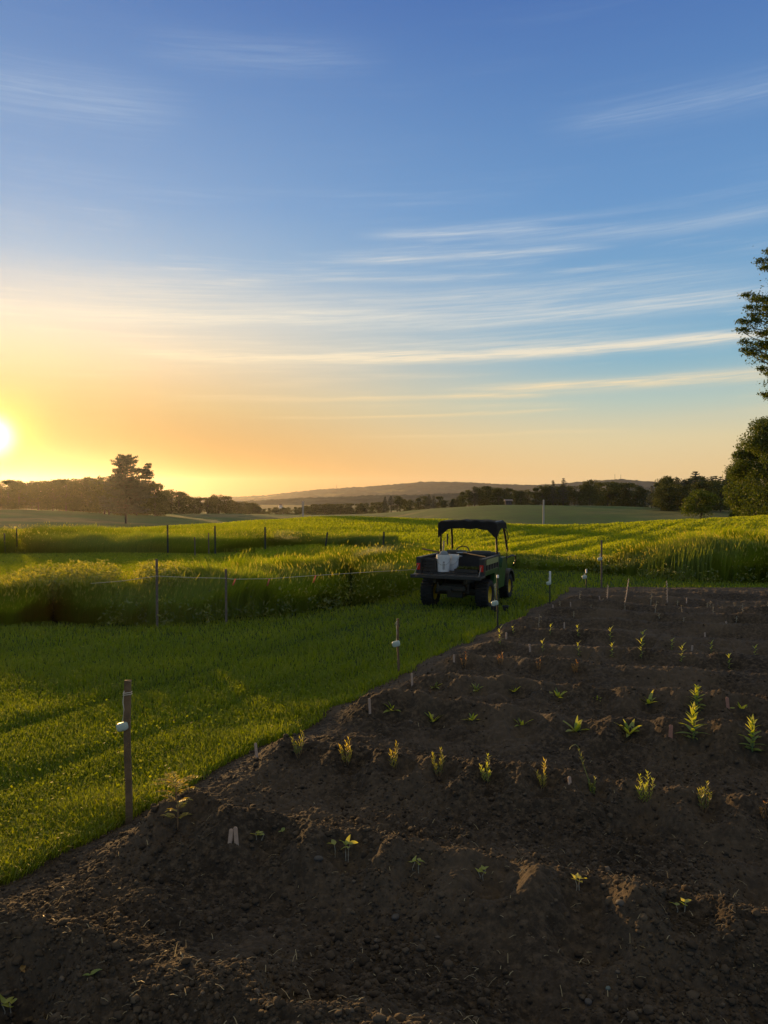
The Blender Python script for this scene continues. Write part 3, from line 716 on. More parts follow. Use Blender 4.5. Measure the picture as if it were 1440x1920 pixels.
pprotos = [conifer('pine_tree', 120+i, HB, [2.6, 3.0][i], 15, 7, .5, dens=20, low=.15) for i in range(2)]
used_p = set()
def put_tree(kind, px, Y, topv, basev=None, wide=1.0, label='', group='', cnt=[0]):
    X = (px-720)/F*Y; z0 = float(terrain(np.array([X]), np.array([Y]))[0]) if basev is None else min(2.5-(basev-925)/F*Y, float(terrain(np.array([X]), np.array([Y]))[0]))
    top = 2.5-(topv-925)/F*Y; Ht = top-z0; s_ = Ht/HB; cnt[0] += 1
    pool = protos if kind == 'b' else pprotos; p = pool[cnt[0] % len(pool)]
    rz = random.uniform(0, 6.28); scl = (s_*wide, s_*wide, s_)
    if p.name not in used_p:
        used_p.add(p.name); p.location = (X, Y, z0); p.rotation_euler = (0, 0, rz); p.scale = scl; p['label'] = label; p['group'] = group; p['category'] = 'pine tree' if kind == 'p' else 'tree'; return p
    t = dup(p, (X, Y, z0), rz, scl, label); t['group'] = group; return t
random.seed(5)
def belt(px0, px1, step, tops, depth, base, pines, grp, phrase, wide=1.0, jit=5, back=True):
    k = 0; px = px0
    while px < px1:
        k += 1; tv = np.interp(px, *tops)+random.uniform(-1, jit)*.6
        kind = 'p' if random.random() < pines else 'b'
        put_tree(kind, px, depth*random.uniform(.96, 1.06), tv, None, wide*random.uniform(.85, 1.25),
                 f"{'dark pine' if kind == 'p' else 'rounded tree'}, {ordn(k)} from the left {phrase}", grp)
        px += step*random.uniform(.7, 1.3)
belt(-190, 298, 11.5, ([-190, 0, 80, 130, 190, 290, 300], [898, 900, 901, 897, 894, 905, 918]), 300, None, .3, 'hazy treeline on the left', 'in the hazy treeline behind the big pine', 1.15)
belt(300, 425, 11, ([300, 322, 351, 376, 388, 415, 434], [919, 918, 928, 933, 931, 925, 934]), 345, None, .0, 'trees right of the big pine', 'in the wood sloping down right of the big pine', 1.2, 3)
belt(432, 560, 12, ([432, 453, 476, 490, 509, 560], [937, 941, 942, 953, 951, 951]), 390, None, .0, 'low trees in the valley', 'in the low valley trees before the utility pole', 1.3, 4)
belt(562, 722, 10, ([562, 600, 633, 716], [950, 944, 945, 941]), 400, None, .0, 'hedgerow trees at mid field', 'in the even hedgerow beyond the field crest', 1.3, 2)
belt(722, 862, 12, ([722, 743, 760, 777, 806, 825, 835, 862], [931, 928, 935, 937, 926, 931, 937, 931]), 330, None, .15, 'trees left of the mown hill', 'in the clump left of the mown hill', 1.1, 3)
belt(868, 1080, 12, ([868, 891, 922, 954, 975, 1000, 1022, 1079], [921, 912, 912, 915, 918, 915, 909, 910]), 262, None, .1, 'dark trees behind the mown hill', 'in the dark treeline behind the mown hill', 1.15, 3)
put_tree('p', 1037, 256, 901, None, .9, 'thin-topped pine rising left of its taller twin behind the mown hill', 'dark trees behind the mown hill')
put_tree('p', 1056, 256, 897, None, 1.0, 'tallest pine sticking out of the treeline behind the mown hill', 'dark trees behind the mown hill')
put_tree('b', 1106, 244, 899, None, .95, 'lighter green tree standing in front of the dark treeline', 'dark trees behind the mown hill')
belt(1094, 1215, 13, ([1094, 1135, 1152, 1189, 1207, 1218], [907, 902, 903, 906, 915, 913]), 262, None, .05, 'trees below the far ridge', 'in the wood below the two far masts', 1.15, 3)
belt(1222, 1378, 10, ([1222, 1234, 1253, 1277, 1304, 1323, 1362, 1375], [910, 902, 890, 899, 893, 893, 892, 890]), 205, None, .1, 'tall trees on the right', 'in the tall wood on the right', 1.0, 3)
belt(1240, 1378, 15, ([1240, 1300, 1375], [912, 905, 897]), 185, None, .0, 'tall trees on the right', 'in front of the wood on the right', 1.1, 5)
put_tree('p', 1304, 198, 884, None, 1.45, 'pine with a flat layered top above the wood on the right', 'tall trees on the right')
# lone lit tree at the field edge
t = broad('field_tree', 301, 8, 3.5, 5200, .30, 'maple', .30, 24, .22, label='small spreading tree lit by low sun at the edge of the bright field', group=None)
t.location = at(1314, 970, 118); t.location.z = float(terrain(np.array([t.location.x]), np.array([118.]))[0])
s_ = ((2.5-(918-925)/F*118)-t.location.z)/8; t.scale = (s_, s_, s_)
# big pine standing alone on the left: main stem and a second leader
def big_pine():
    Yp = 205.; X = (236-720)/F*Yp; z0 = float(terrain(np.array([X]), np.array([Yp]))[0]); H = (2.5-(855-925)/F*Yp)-z0
    root = conifer('big_pine', 311, H, 8.4, 22, 8, .85, 'large old pine with layered branches standing alone before the left treeline', dens=40, low=.16, irregular=.62, top_w=.72, tp_=2.6)
    root.location = (X, Yp, z0)
    random.seed(77); r = np.random.default_rng(77); P_ = []; T = []; mb = MB()
    base_ = Vector((1.2, 0, H*.35)); tip = Vector((6.1, 0, H*.87)); mb.tube([Vector((.1, 0, H*.15)), base_, Vector((4.8, .3, H*.55)), tip], [.4, .3, .18, .03], 6)
    for w in range(12):
        t_ = w/11; c = Vector((4.2, 0, H*.42)).lerp(tip, t_)
        for k in range(7):
            a = 2*math.pi*(k+random.random())/7; L = (3.6*(1-.72*t_))*random.uniform(.35, 1.1)
            e = c+Vector((math.cos(a)*L, math.sin(a)*L, L*random.uniform(-.1, .3))); mb.tube([c, e], [.05, .01], 4)
            m_ = int(14+L*7); s_ = r.random(m_)**.6
            P_.append(np.array(c)[None]*(1-s_[:, None])+np.array(e)[None]*s_[:, None]+r.normal(size=(m_, 3))*np.array([.12, .12, .04])*L); T.append(np.clip(r.normal(.4, .18, m_), 0, 1))
    P_ = np.concatenate(P_); V, q = leaf_cloud(P_, np.full(len(P_), .75), 78, .35, .3)
    mesh_np('crown', V, [q], M['pine'], root, tint=np.repeat(np.concatenate(T), 4)); mb.build('second_stem', M['bark'], root, True)
big_pine()
# broad wood edge on the right and the tall maple above it
def right_trees():
    for i, (px, Y, topv, wd, lb) in enumerate([(1415, 105, 822, 1.0, 'full leafy tree at the right, first of the near wood edge'), (1452, 98, 775, 1.05, 'tallest leafy tree of the near wood edge, cut by the frame'),
                                               (1392, 112, 868, .8, 'lower rounded tree filling the foot of the near wood edge'), (1540, 92, 745, 1.0, 'leafy tree beyond the right edge of the near wood')]):
        X = (px-720)/F*Y; z0 = float(terrain(np.array([X]), np.array([Y]))[0]); H = (2.5-(topv-925)/F*Y)-z0
        t = broad('wood_edge_tree', 320+i, H, H*.33*wd, 24000, .25, 'maple', .02, 46, .3, label=lb, group='trees of the near wood edge'); t.location = (X, Y, z0-.2)
    # maple: only its left side shows
    Y = 50.; X = (1575-720)/F*Y; z0 = float(terrain(np.array([X]), np.array([Y]))[0]); random.seed(9); r = np.random.default_rng(9)
    root = empty('maple_tree', (X, Y, z0), 0, 'tall tree whose leafy branch ends reach in from the right edge', 'tree')
    mb = MB(); H = 20.; limb(mb, (0, 0, -.3), (0, 0, 7), .36, .3, 10, .01); limb(mb, (0, 0, 7), (-.3, .3, H), .3, .05, 8, .03)
    P_ = []; T = []; Nn = []
    ends = []
    for px, py in [(1392, 553), (1400, 575), (1386, 602), (1384, 618), (1390, 640), (1392, 655), (1400, 662), (1412, 600), (1424, 560), (1432, 575), (1420, 625), (1430, 650), (1418, 645),
                   (1424, 690), (1430, 668), (1420, 488), (1430, 500), (1438, 470), (1438, 700), (1428, 738), (1438, 742), (1410, 560), (1405, 590), (1440, 620), (1440, 590), (1436, 640), (1445, 560)]:
        p = at(px, py, Y+random.uniform(-1.2, 1.2)); ends.append(Vector((p.x-X, p.y-Y, p.z-z0)))
    for i in range(150):
        a = r.uniform(0, 2*math.pi); zz = r.uniform(7.5, 20.5); rad = 6.0*math.sin(min(1, (zz-5.2)/16.4)*math.pi)**.55*r.uniform(.5, .9)
        e = Vector((math.cos(a)*rad, math.sin(a)*rad, zz))
        if e.x < -4.3: continue
        ends.append(e)
    for i, e in enumerate(ends):
        b0 = Vector((-.1, .1, max(6.5, e.z-2.8))); limb(mb, b0, e, .09, .012, 5, .05, 6)
        fine_ = i < 27; m_ = 330 if fine_ else 380; inward = (Vector((0, 0, e.z-.6))-e).normalized()
        s_ = r.random(m_)*(.95 if fine_ else 1.6)
        q = np.array(e)[None]+np.array(inward)[None]*s_[:, None]+r.normal(size=(m_, 3))*np.array([.27, .27, .12])*(1 if fine_ else 2.2)*(.5+s_[:, None]*.8)
        P_.append(q); T.append(np.clip(r.normal(.45, .2, m_), 0, 1))
    P_ = np.concatenate(P_); V, q = leaf_cloud(P_, np.full(len(P_), .15), 10, .9, .5, nrm=np.array([0, 0, .5]))
    mb.build('trunk', M['bark'], root, True); mesh_np('crown', V, [q], M['maple'], root, tint=np.repeat(np.concatenate(T), 4))
right_trees()

# ------------------------------------------------------------------ far things
def pole(px, topv, basev, Y, label, arm=True):
    b_ = at(px, basev, Y); t_ = at(px, topv, Y); z0 = min(b_.z, float(terrain(np.array([b_.x]), np.array([Y]))[0])); e = empty('utility_pole', (b_.x, Y, z0), 0, label, 'utility pole', 'pale poles in the fields')
    H = t_.z-z0; MB().cyl((0, 0, -.3), (0, 0, H), .13, .09, 10).build('shaft', M['pole'], e, True)
    m_ = MB().cyl((0, 0, H), (0, 0, H+.06), .10, .04, 10); m_.build('cap', M['pole'], e)
pole(1019, 938, 981, 92, 'pale pole standing at the bright field crest before the mown hill')
pole(568, 940, 967, 100, 'pale pole at the field crest left of the hedgerow')
def mast(px, topv, Y, z0, label):
    t_ = at(px, topv, Y); e = empty('radio_mast', (t_.x, Y, z0), 0, label, 'radio mast', 'masts on the far ridge'); H = t_.z-z0
    m_ = MB()
    for k in range(3):
        a = k*2.094; m_.cyl((math.cos(a)*1.1, math.sin(a)*1.1, 0), (math.cos(a)*.5, math.sin(a)*.5, H), .28, .2, 5)
    for k in range(8):
        z = H*k/8; 
        for j in range(3):
            a = j*2.094; b = (j+1)*2.094; m_.cyl((math.cos(a), math.sin(a), z), (math.cos(b)*.9, math.sin(b)*.9, z+H/8), .12, .12, 4)
    m_.build('lattice', M['post'], e)
mast(631, 909, 3100, 10, 'thin mast on the left slope of the far ridge')
mast(1153, 889, 3100, 40, 'left one of two thin masts on the far right ridge')
mast(1164, 890, 3100, 40, 'right one of two thin masts on the far right ridge')
M['house'] = mat('house_white', (.8, .78, .74), .7, var=.1); M['roofm'] = mat('house_roof', (.12, .11, .11), .8)
M['shed'] = mat('shed_blue', (.03, .035, .05), .8)
def house(px, v, Y, L, Wd, H, label, wm='house', zo=0):
    p = at(px, v, Y); e = empty('far_house', (p.x, Y, p.z+zo), random.uniform(-.4, .4), label, 'house')
    MB().box((0, 0, H/2), (L, Wd, H)).build('wall', M[wm], e); MB().prism([(-Wd/2-.4, H), (Wd/2+.4, H), (0, H+Wd*.35)], -L/2-.4, L/2+.4).build('roof', M['roofm'], e)
    for i in (-.3, 0, .3): MB().box((i*L, -Wd/2-.03, H*.55), (L*.12, .08, H*.3)).build('window', M['roofm'], e)
house(785, 926, 2640, 12, 9, 9, 'tiny white house catching the sun on the far wooded ridge', zo=-2)
house(526, 953, 600, 2.6, 2, 2.2, 'tiny white building among the valley trees left of the pole')
house(953, 944, 246, 1.9, 1.6, 1.5, 'small dark shed half hidden under the treeline behind the mown hill', 'shed', zo=-.7)

# ------------------------------------------------------------------ stakes, soap, posts
def wood_stake(px, topv, basev, w, label, lean=0, mt='wood', name='wooden_stake', group='stakes along the lawn edge', taper=False):
    g = G(px, basev); t = at(px+lean, topv, g.y); H = t.z-g.z
    e = empty(name, g, random.uniform(-.2, .2), label, 'stake', group)
    m = MB(); m.bm.free(); m.bm = bmesh.new(); dx_ = t.x-g.x
    r = bmesh.ops.create_cube(m.bm, size=1.0); bmesh.ops.subdivide_edges(m.bm, edges=[ed for ed in m.bm.edges if abs(ed.verts[0].co.z-ed.verts[1].co.z) > .5], cuts=10)
    for v in m.bm.verts:
        tt = v.co.z+.5; k = 1-(.05*random.random())
        v.co = Vector((v.co.x*w*k+dx_*tt+.004*math.sin(tt*7), v.co.y*w*.8*k, -.12+(H+.12)*tt+(random.uniform(-.006, .004) if tt > .99 else 0)))
    m.build('shaft', M[mt], e)
    return e, g, H, dx_
def soap(anchor, drop, size, label, parent_off=(0, 0, 0), loop=True, rz=0):
    """a bar of soap hanging on twine from a stake"""
    e = empty('hanging_soap', anchor, rz, label, 'soap bar', 'soap bars hung on the stakes')
    b = MB(); r = bmesh.ops.create_icosphere(b.bm, subdivisions=3, radius=1)
    for v in r['verts']:
        p = v.co; f = lambda a, n=.55: math.copysign(abs(a)**n, a)
        v.co = Vector((f(p.x)*size*.52*(1+.05*p.z), f(p.y)*size*.3, f(p.z)*size*.38)); v.co = Matrix.Rotation(R(-14), 4, 'Y') @ v.co; v.co.z -= drop+size*.36
    b.build('bar', M['soap'], e, True)
    s_ = MB(); s_.tube([(0.012, 0, 0), (.004, 0, -drop*.35), (.010, .004, -drop*.6), (0, 0, -drop+.004)], .0032*max(1, anchor[1]/9), 6)
    if loop: s_.tube([(.012, 0, 0), (-.012, 0, -.04), (-.002, 0, -.085), (.012, 0, -.04), (.010, 0, 0)], .0028*max(1, anchor[1]/9), 6)
    s_.build('twine', M['string'], e)
    return e
e, g, H, dx_ = wood_stake(241, 1276, 1541, .040, 'thick brown wooden stake at the front left corner of the bed', -2)
tw = MB()
for k in range(2):
    z = H-.075-.012*k; hw = .024
    tw.tube([(dx_*.95-hw, -hw*.85, z), (dx_*.95+hw, -hw*.85, z+.004), (dx_*.95+hw, hw*.85, z), (dx_*.95-hw, hw*.85, z-.003), (dx_*.95-hw, -hw*.85, z)], .0028, 5)
tw.build('twine_wrap', M['string'], e)
soap((g.x+dx_-.027, g.y-.02, g.z+H-.06), .20, .070, 'pale soap bar hanging left of the thick front stake', loop=False)
e, g, H, dx_ = wood_stake(747, 1160, 1262, .028, 'short stake with a brown top, second along the lawn edge', -1)
soap((g.x+dx_-.022, g.y-.025, g.z+H-.02), .25, .095, 'round white soap bar on long twine at the second stake')
def tpost(px, topv, basev, label, group, Y=None, th_=.03, lean=0, mt='post', name='metal_post', clip=0):
    if Y is None: g = G(px, basev)
    else:
        X = (px-720)/F*Y; g = Vector((X, Y, float(terrain(np.array([X]), np.array([Y]))[0])))
    t = at(px+lean, topv, g.y); H = t.z-g.z; dx_ = t.x-g.x; e = empty(name, g, 0, label, 'fence post', group)
    m = MB(); w = th_
    m.prism([(-w/2, 0), (w/2, 0), (w/2, w*.18), (w*.1, w*.18), (w*.1, w*.8), (-w*.1, w*.8), (-w*.1, w*.18), (-w/2, w*.18)], -.2, H, 'Z')
    for k in range(8): m.box((0, -w*.14, H*(.2+.09*k)), (w*.3, w*.25, .012))
    for v in m.bm.verts: v.co.x += dx_*v.co.z/H
    m.build('shaft', M[mt], e)
    if clip:
        c = MB(); c.box((dx_*.96, -w*.5, H-clip/2), (w*1.3, w*1.2, clip), bev=.004); c.build('cap', M['white'], e)
    return e, g, H, dx_
e, g, H, dx_ = tpost(933, 1078, 1180, 'green metal post with rag and twine, third along the lawn edge', 'stakes along the lawn edge', clip=.05)
soap((g.x+dx_-.05, g.y-.03, g.z+H-.14), .30, .115, 'small white soap bar on the post beside the vehicle')
e, g, H, dx_ = tpost(1031, 1071, 1136, 'thin post with a white sleeve at its top, fourth along the lawn edge', 'stakes along the lawn edge', clip=.27)
soap((g.x+dx_-.03, g.y-.03, g.z+H-.12), .10, .10, 'soap bar under the white sleeve of the fourth post')
e, g, H, dx_ = tpost(1099, 1067, 1104, 'short post at the far left corner of the bed', 'stakes along the lawn edge', clip=.1)
soap((g.x+dx_-.05, g.y-.03, g.z+H-.1), .06, .12, 'soap bar on the short post at the far bed corner')
e, g, H, dx_ = tpost(1128, 1013, 1101, 'tall thin post behind the far left corner of the bed', 'stakes along the lawn edge', mt='rust', th_=.045)
soap((g.x+dx_-.05, g.y-.03, g.z+H-.35), .10, .12, 'soap bar on the tall thin post behind the bed')
FP = [(8, 1000, 33, .06, 'rust'), (31, 990, 34, .05, 'post'), (93, 991, 42, .06, 'post'), (204, 991, 46, .06, 'post'), (232, 988, 44, .05, 'post'), (298, 996, 40, .07, 'rust'), (314, 984, 32.5, .075, 'post'),
      (365, 1007, 31, .05, 'rust'), (391, 999, 32, .05, 'rust'), (403, 986, 32, .07, 'post'), (497, 988, 33, .075, 'post'), (609, 998, 33, .075, 'post'), (718, 997, 33, .075, 'post'), (839, 1001, 34, .07, 'post'), (1080, 1040, 26, .03, 'rust')]
for i, (px, tv, Y, th_, mt_) in enumerate(FP):
    tpost(px, tv, None, f"{'weathered wooden' if mt_ == 'rust' else 'dark thin'} fence post in the far grass, {ordn(i+1)} from the left", 'far fence posts', Y=Y, th_=th_, mt=mt_, lean=(5 if px == 609 else 2 if px == 718 else 0))
for px, tv, Y, lb in [(293, 1048, 13.52, 'grey wooden stake in the tall grass, left one holding the string'), (423, 1067, 13.97, 'grey wooden stake in the tall grass, right one holding the string')]:
    X = (px-720)/F*Y; z0 = float(terrain(np.array([X]), np.array([Y]))[0]); H = at(px, tv, Y).z-z0
    e = empty('wooden_stake', (X, Y, z0), .2, lb, 'stake', 'stakes in the tall grass'); MB().box((0, 0, H/2-.1), (.042, .035, H+.2), bev=.004).build('shaft', M['rust'], e)
# string with flags
pts = [at(170, 1094, 13.4), at(232, 1089, 13.45), at(293, 1080, 13.5), at(360, 1083, 13.7), at(423, 1084, 13.95), at(437, 1086, 14.05), at(505, 1085, 14.7), at(590, 1079, 15.7), at(700, 1072, 17.2), at(778, 1068, 18.6)]
s_ = MB(); s_.tube(pts, .0045, 5); tag(s_.build('fence_string', M['string']), 'pale string strung along the front of the tall grass', 'string')
for i, (px, tv, bv, dxp) in enumerate([(441, 1085, 1098, -5), (505, 1085, 1099, -5), (592, 1079, 1093, -6)]):
    Y = [14.08, 14.7, 15.7][i]-.02; a = at(px, tv, Y); b = at(px+dxp, bv, Y); w = .028
    V = [(a.x-w*.4, a.y, a.z), (a.x+w*.6, a.y, a.z), (b.x+w, b.y-.02, b.z+.01), (b.x-w*.3, b.y-.01, b.z)]; V += [(x, y+.004, z) for x, y, z in V]
    o = mesh_np('marker_flag', V, [np.array([[0, 1, 2, 3], [7, 6, 5, 4], [0, 4, 5, 1], [3, 2, 6, 7], [1, 5, 6, 2], [0, 3, 7, 4]])], M['flag'], tint=np.ones(8)*.5)
    tag(o, ['orange flag tied to the string just right of the stake', 'middle of the three orange flags on the string', 'orange flag on the string, nearest to the vehicle'][i], 'flag', 'orange flags on the string')

# ------------------------------------------------------------------ row markers
MARK = [(444, 1587, 36, 1), (431, 1581, 26, 1), (482, 1424, 29, 1), (694, 1340, 30, 1), (773, 1286, 23, 1), (851, 1246, 18, 1), (949, 1200, 14, 1), (994, 1223, 15, 1), (1058, 1180, 13, 1), (1257, 1388, 28, 2), (1365, 1328, 20, 2),
        (1322, 1196, 10, 1), (1363, 1180, 13, 1), (1287, 1131, 11, 1), (1125, 1128, 10, 1), (1070, 1139, 10, 1), (1037, 1146, 12, 1), (1210, 1156, 9, 1), (1297, 1221, 11, 1), (1422, 1183, 11, 1), (1069, 1478, 22, 1)]
MK = ['thick pale marker beside the nearest tiny seedling', 'thin leaning marker just left of the thick pale one', 'wooden marker at the lawn end of the bushy row', 'wooden marker at the lawn end of the third row', 'bright pale marker below the second stake',
      'pale marker left of the russet plants', 'dim marker at the foot of the third post', 'bright pink-lit marker before the pale seedlings', 'small pale marker right of the dry stalk', 'broad reddish marker left of the tall leafy plant',
      'reddish marker right of the farther leafy plant', 'small marker in the dark soil at mid right', 'pale marker in the dark soil at right', 'short pale marker near the far end of the bed, at right', 'short marker near the far left corner of the bed',
      'tiny marker in the far left dark soil', 'tiny marker closest to the far lawn edge', 'tiny marker left of the far withered plants', 'dim marker among the mid right seedlings', 'dim marker at the far right edge', 'dark thin marker right of the fifth bushy plant']
for (px, py, h, k), lb in zip(MARK, MK):
    g = G(px, py); H = h/F*g.y*1.05; w = (.022 if k == 1 else .03)*(1 if g.y < 9 else 1.15); m = MB(); ln = random.uniform(-.12, .12)
    n = 7; pts = [(-w/2, -.06), (w/2, -.06), (w/2, H-w*.4)]+[(w/2*math.cos(a), H-w*.4+w*.4*math.sin(a)) for a in np.linspace(.3, math.pi-.3, n)]+[(-w/2, H-w*.4)]
    m.prism(pts, -.0025, .0025, 'Y'); o = m.build('wooden_marker', M['label_wood' if k == 1 else 'red_wood'], loc=g); o.rotation_euler = (random.uniform(-.06, .06), ln, random.uniform(-.4, .4))
    tag(o, lb, 'row marker', 'wooden row markers')

# ------------------------------------------------------------------ plants of the bed
def leaf_strip(p0, d, L, w, up0, curl, seg=5, shape=.5, twist=0, fold=.15):
    """one curved leaf: returns verts, quads. d horizontal unit dir, up0 initial rise angle"""
    side = np.array([-d[1], d[0], 0.]); V = []; p = np.array(p0, float); ang = up0
    for i in range(seg+1):
        t = i/seg; ww = w*(math.sin(math.pi*min(1, max(0.02, t**shape*.97+.03)))**.8)/2
        mid = p-np.array([0, 0, fold*ww]); s2 = side*math.cos(twist*t)+np.array([0, 0, 1])*math.sin(twist*t)
        V += [p-s2*ww, mid, p+s2*ww]
        st = L/seg; p = p+np.array([d[0]*math.cos(ang), d[1]*math.cos(ang), math.sin(ang)])*st; ang -= curl/seg
    q = []
    for i in range(seg): a = i*3; q += [[a, a+1, a+4, a+3], [a+1, a+2, a+5, a+4]]
    return V, q
class Plant:
    def __init__(s): s.V = []; s.q = []; s.T = []; s.st = MB(); s.nst = 0
    def leaf(s, p0, az_, L, w, up, curl, t=.5, **k):
        V, q = leaf_strip(p0, (math.cos(az_), math.sin(az_)), L, w, up, curl, **k); o = len(s.V)
        s.V += V; s.q += [[i+o for i in f] for f in q]; s.T += [min(1, max(0, t+random.uniform(-.15, .15)))]*len(V)
    def stem(s, pts, r0, r1, n=6):
        s.st.tube(pts, [r0+(r1-r0)*i/(len(pts)-1) for i in range(len(pts))], n); s.nst += 1
    def done(s, root, leafm, stemm):
        V = np.array(s.V)
        mesh_np('leaves', V, [np.array(s.q)], M[leafm], root, tint=np.array(s.T), smooth=True)
        if s.nst: s.st.build('stem', M[stemm], root, True)
        else: s.st.bm.free()
M['stem_g'] = mat('green_stem', (.16, .20, .05), .6, var=.3, scale=60)
M['stem_r'] = mat('reddish_stem', (.30, .17, .07), .6, var=.3, scale=60)
M['stem_d'] = mat('dry_stem', (.42, .36, .26), .8, var=.3, scale=60)
U = random.uniform
def mk_plant(kind, g, H, label, group):
    names = {'feather': 'ferny_seedling', 'sprout': 'small_seedling', 'sprout_wide': 'small_seedling', 'bushy': 'bushy_plant', 'bushy_red': 'bushy_plant', 'stalky': 'bushy_plant', 'rosette': 'rosette_plant', 'leafy': 'leafy_plant', 'upright': 'upright_seedling', 'dry': 'withered_plant'}
    e = empty(names[kind], g, 0, label, {'dry': 'withered plant', 'sprout': 'seedling', 'sprout_wide': 'seedling', 'feather': 'seedling', 'upright': 'seedling'}.get(kind, 'young plant'), group)
    P_ = Plant(); tp = 2*math.pi; wk = max(1, g.y/9)
    if kind == 'feather':
        pts = [(0, 0, -.03), (.004, 0, H*.3), (-.006, .004, H*.6), (-.012, 0, H*.86)]; P_.stem(pts, .004, .0025)
        for j, (z, n, L) in enumerate([(.2, 2, .05), (.36, 2, .05), (.52, 2, .07), (.68, 3, .09), (.82, 4, .11), (.88, 4, .09)]):
            for k in range(n):
                a = tp*k/n+j*1.3+U(-.3, .3); zz = H*z; d = np.array([math.cos(a), math.sin(a)]); up = .5
                P_.stem([(-.005, 0, zz), (-.005+d[0]*L*.5, d[1]*L*.5, zz+L*.35), (-.005+d[0]*L, d[1]*L, zz+L*.38)], .0016, .001, 4)
                for i in range(1, 7):
                    t = i/6; c = np.array([-.005+d[0]*L*t, d[1]*L*t, zz+L*.38*math.sin(t*1.5)])
                    for sg in (-1, 1): P_.leaf(c, a+sg*1.0, .044*(1.15-t*.6), .014, .25, .5, .75, seg=2, twist=U(-1.3, 1.3))
                P_.leaf(c, a, .045, .014, .1, .4, .8, seg=2)
        P_.done(e, 'gold', 'stem_r')
    elif kind in ('sprout', 'sprout_wide'):
        n = 2 if kind == 'sprout' else 3
        for s in range(n):
            bx = U(-.02, .02)*(1 if kind == 'sprout' else 2); hh = H*U(.6, .85) if s else H*.85
            P_.stem([(bx, U(-.01, .01), -.02), (bx+U(-.006, .006), 0, hh*.5), (bx+U(-.012, .012), 0, hh)], .0022, .0016)
            for k in range(4 if s == 0 else 2):
                a = k*math.pi/2*1.05+U(-.3, .3)+s; P_.leaf((bx, 0, hh*(1 if k < 2 else .8)), a, .034*U(.8, 1.3)*(1.3 if kind == 'sprout_wide' else 1), .021*(1.3 if kind == 'sprout_wide' else 1), U(.1, 1.0), U(.3, 1.2), .9, twist=U(-1, 1))
        P_.done(e, 'young', 'stem_d')
    elif kind in ('bushy', 'bushy_red', 'stalky'):
        ns = random.randint(5, 7) if g.y < 9 else 5
        for s in range(ns):
            a = tp*s/ns+U(-.4, .4); sp = H*U(.08, .24); hh = H*(1.0 if s == 0 else U(.45, .85)); b = (math.cos(a)*.008, math.sin(a)*.008)
            if s == 0: sp *= .3
            pts = [(b[0], b[1], -.02), (b[0]+math.cos(a)*sp*.7, b[1]+math.sin(a)*sp*.7, hh*.35), (b[0]+math.cos(a)*sp, b[1]+math.sin(a)*sp, hh*.7), (b[0]+math.cos(a)*sp*1.05, b[1]+math.sin(a)*sp*1.05, hh*.97)]
            P_.stem(pts, .0028*wk, .0016*wk, 5); nl = 16 if g.y < 9 else 10
            for k in range(nl):
                t = .18+.82*k/nl; i = min(2, int(t*3)); f = t*3-i; q = Vector(pts[i]).lerp(Vector(pts[i+1]), min(1, f))
                P_.leaf(q, a*0+k*2.4+U(-.3, .3), H*U(.12, .19), .0085*wk, U(.7, 1.15), U(-.2, .5), .35+.4*t if kind != 'bushy_red' else .5, seg=3)
        if kind == 'stalky':
            t = at(1075, 1399, g.y); T_ = Vector((t.x-g.x, 0, t.z-g.z))
            pts = [(-.01, 0, 0), (-.03, 0, T_.z*.3), (T_.x*.55, 0, T_.z*.68), (T_.x*.75, 0, T_.z*.98), (T_.x*.9, 0, T_.z*1.04), (T_.x*1.12, 0, T_.z*.99), (T_.x*1.18, 0, T_.z*.93)]
            P_.stem(pts, .0035, .0016)
            for k in range(16):
                t_ = k/16*.62; i = min(2, int(t_*6)); q = Vector(pts[i]).lerp(Vector(pts[i+1]), min(1, t_*3 % 1)); P_.leaf(q, k*2.4, .03, .007, .9, .3, .6, seg=2)
        if kind == 'bushy' : P_.done(e, random.choice(['gold', 'young', 'weed']), 'stem_r')
        elif kind == 'stalky': P_.done(e, 'weed', 'stem_g')
        else: P_.done(e, 'red', 'stem_r')
    elif kind == 'rosette':
        n = random.randint(5, 9)
        for k in range(n):
            a = tp*k/n+U(-.35, .35); up = U(.35, 1.25); P_.leaf((math.cos(a)*.006, math.sin(a)*.006, -.005), a, H*U(.8, 1.2), H*.30*U(.7, 1.2), up, U(.3, 1.1), U(.5, 1), seg=6, twist=U(-1, 1))
        P_.leaf((0, 0, 0), U(0, 6), H*.85, H*.22, 1.35, .5, .5, seg=6); P_.leaf((0, 0, 0), U(0, 6), H*.7, H*.2, 1.2, .6, .6, seg=6)
        P_.done(e, 'young', 'stem_g')
    elif kind == 'leafy':
        P_.stem([(0, 0, -.03), (.005, 0, H*.4), (0, .004, H*.75), (.003, 0, H*.93)], .008, .004)
        for k in range(26):
            t = k/26; a = k*2.4+U(-.25, .25); L = H*(.50-.26*t)*U(.8, 1.1); P_.leaf((0, 0, H*(.04+.84*t)), a, L, .034*(1.1-.45*t), .25+1.0*t, U(.2, .9), .35+.4*t, seg=6, twist=U(-.8, .8))
        P_.done(e, 'young', 'stem_g')
    elif kind == 'upright':
        lean = U(-.1, .1)*H; pts = [(0, 0, -.02), (lean*.4, 0, H*.45), (lean, 0, H*.85)]; P_.stem(pts, .0035*wk, .0022*wk)
        for k in range(10):
            t = .1+.9*k/9; q = Vector(pts[0]).lerp(Vector(pts[2]), t); q.z = max(.01, q.z); a = k*2.1+U(-.3, .3)
            P_.leaf(q, a, H*U(.22, .34)*(1.15 if t > .75 else .9), .016*wk, .25+.8*t, U(.4, 1.2), .5+.3*t, seg=4)
        P_.done(e, 'young', 'stem_g')
    else:
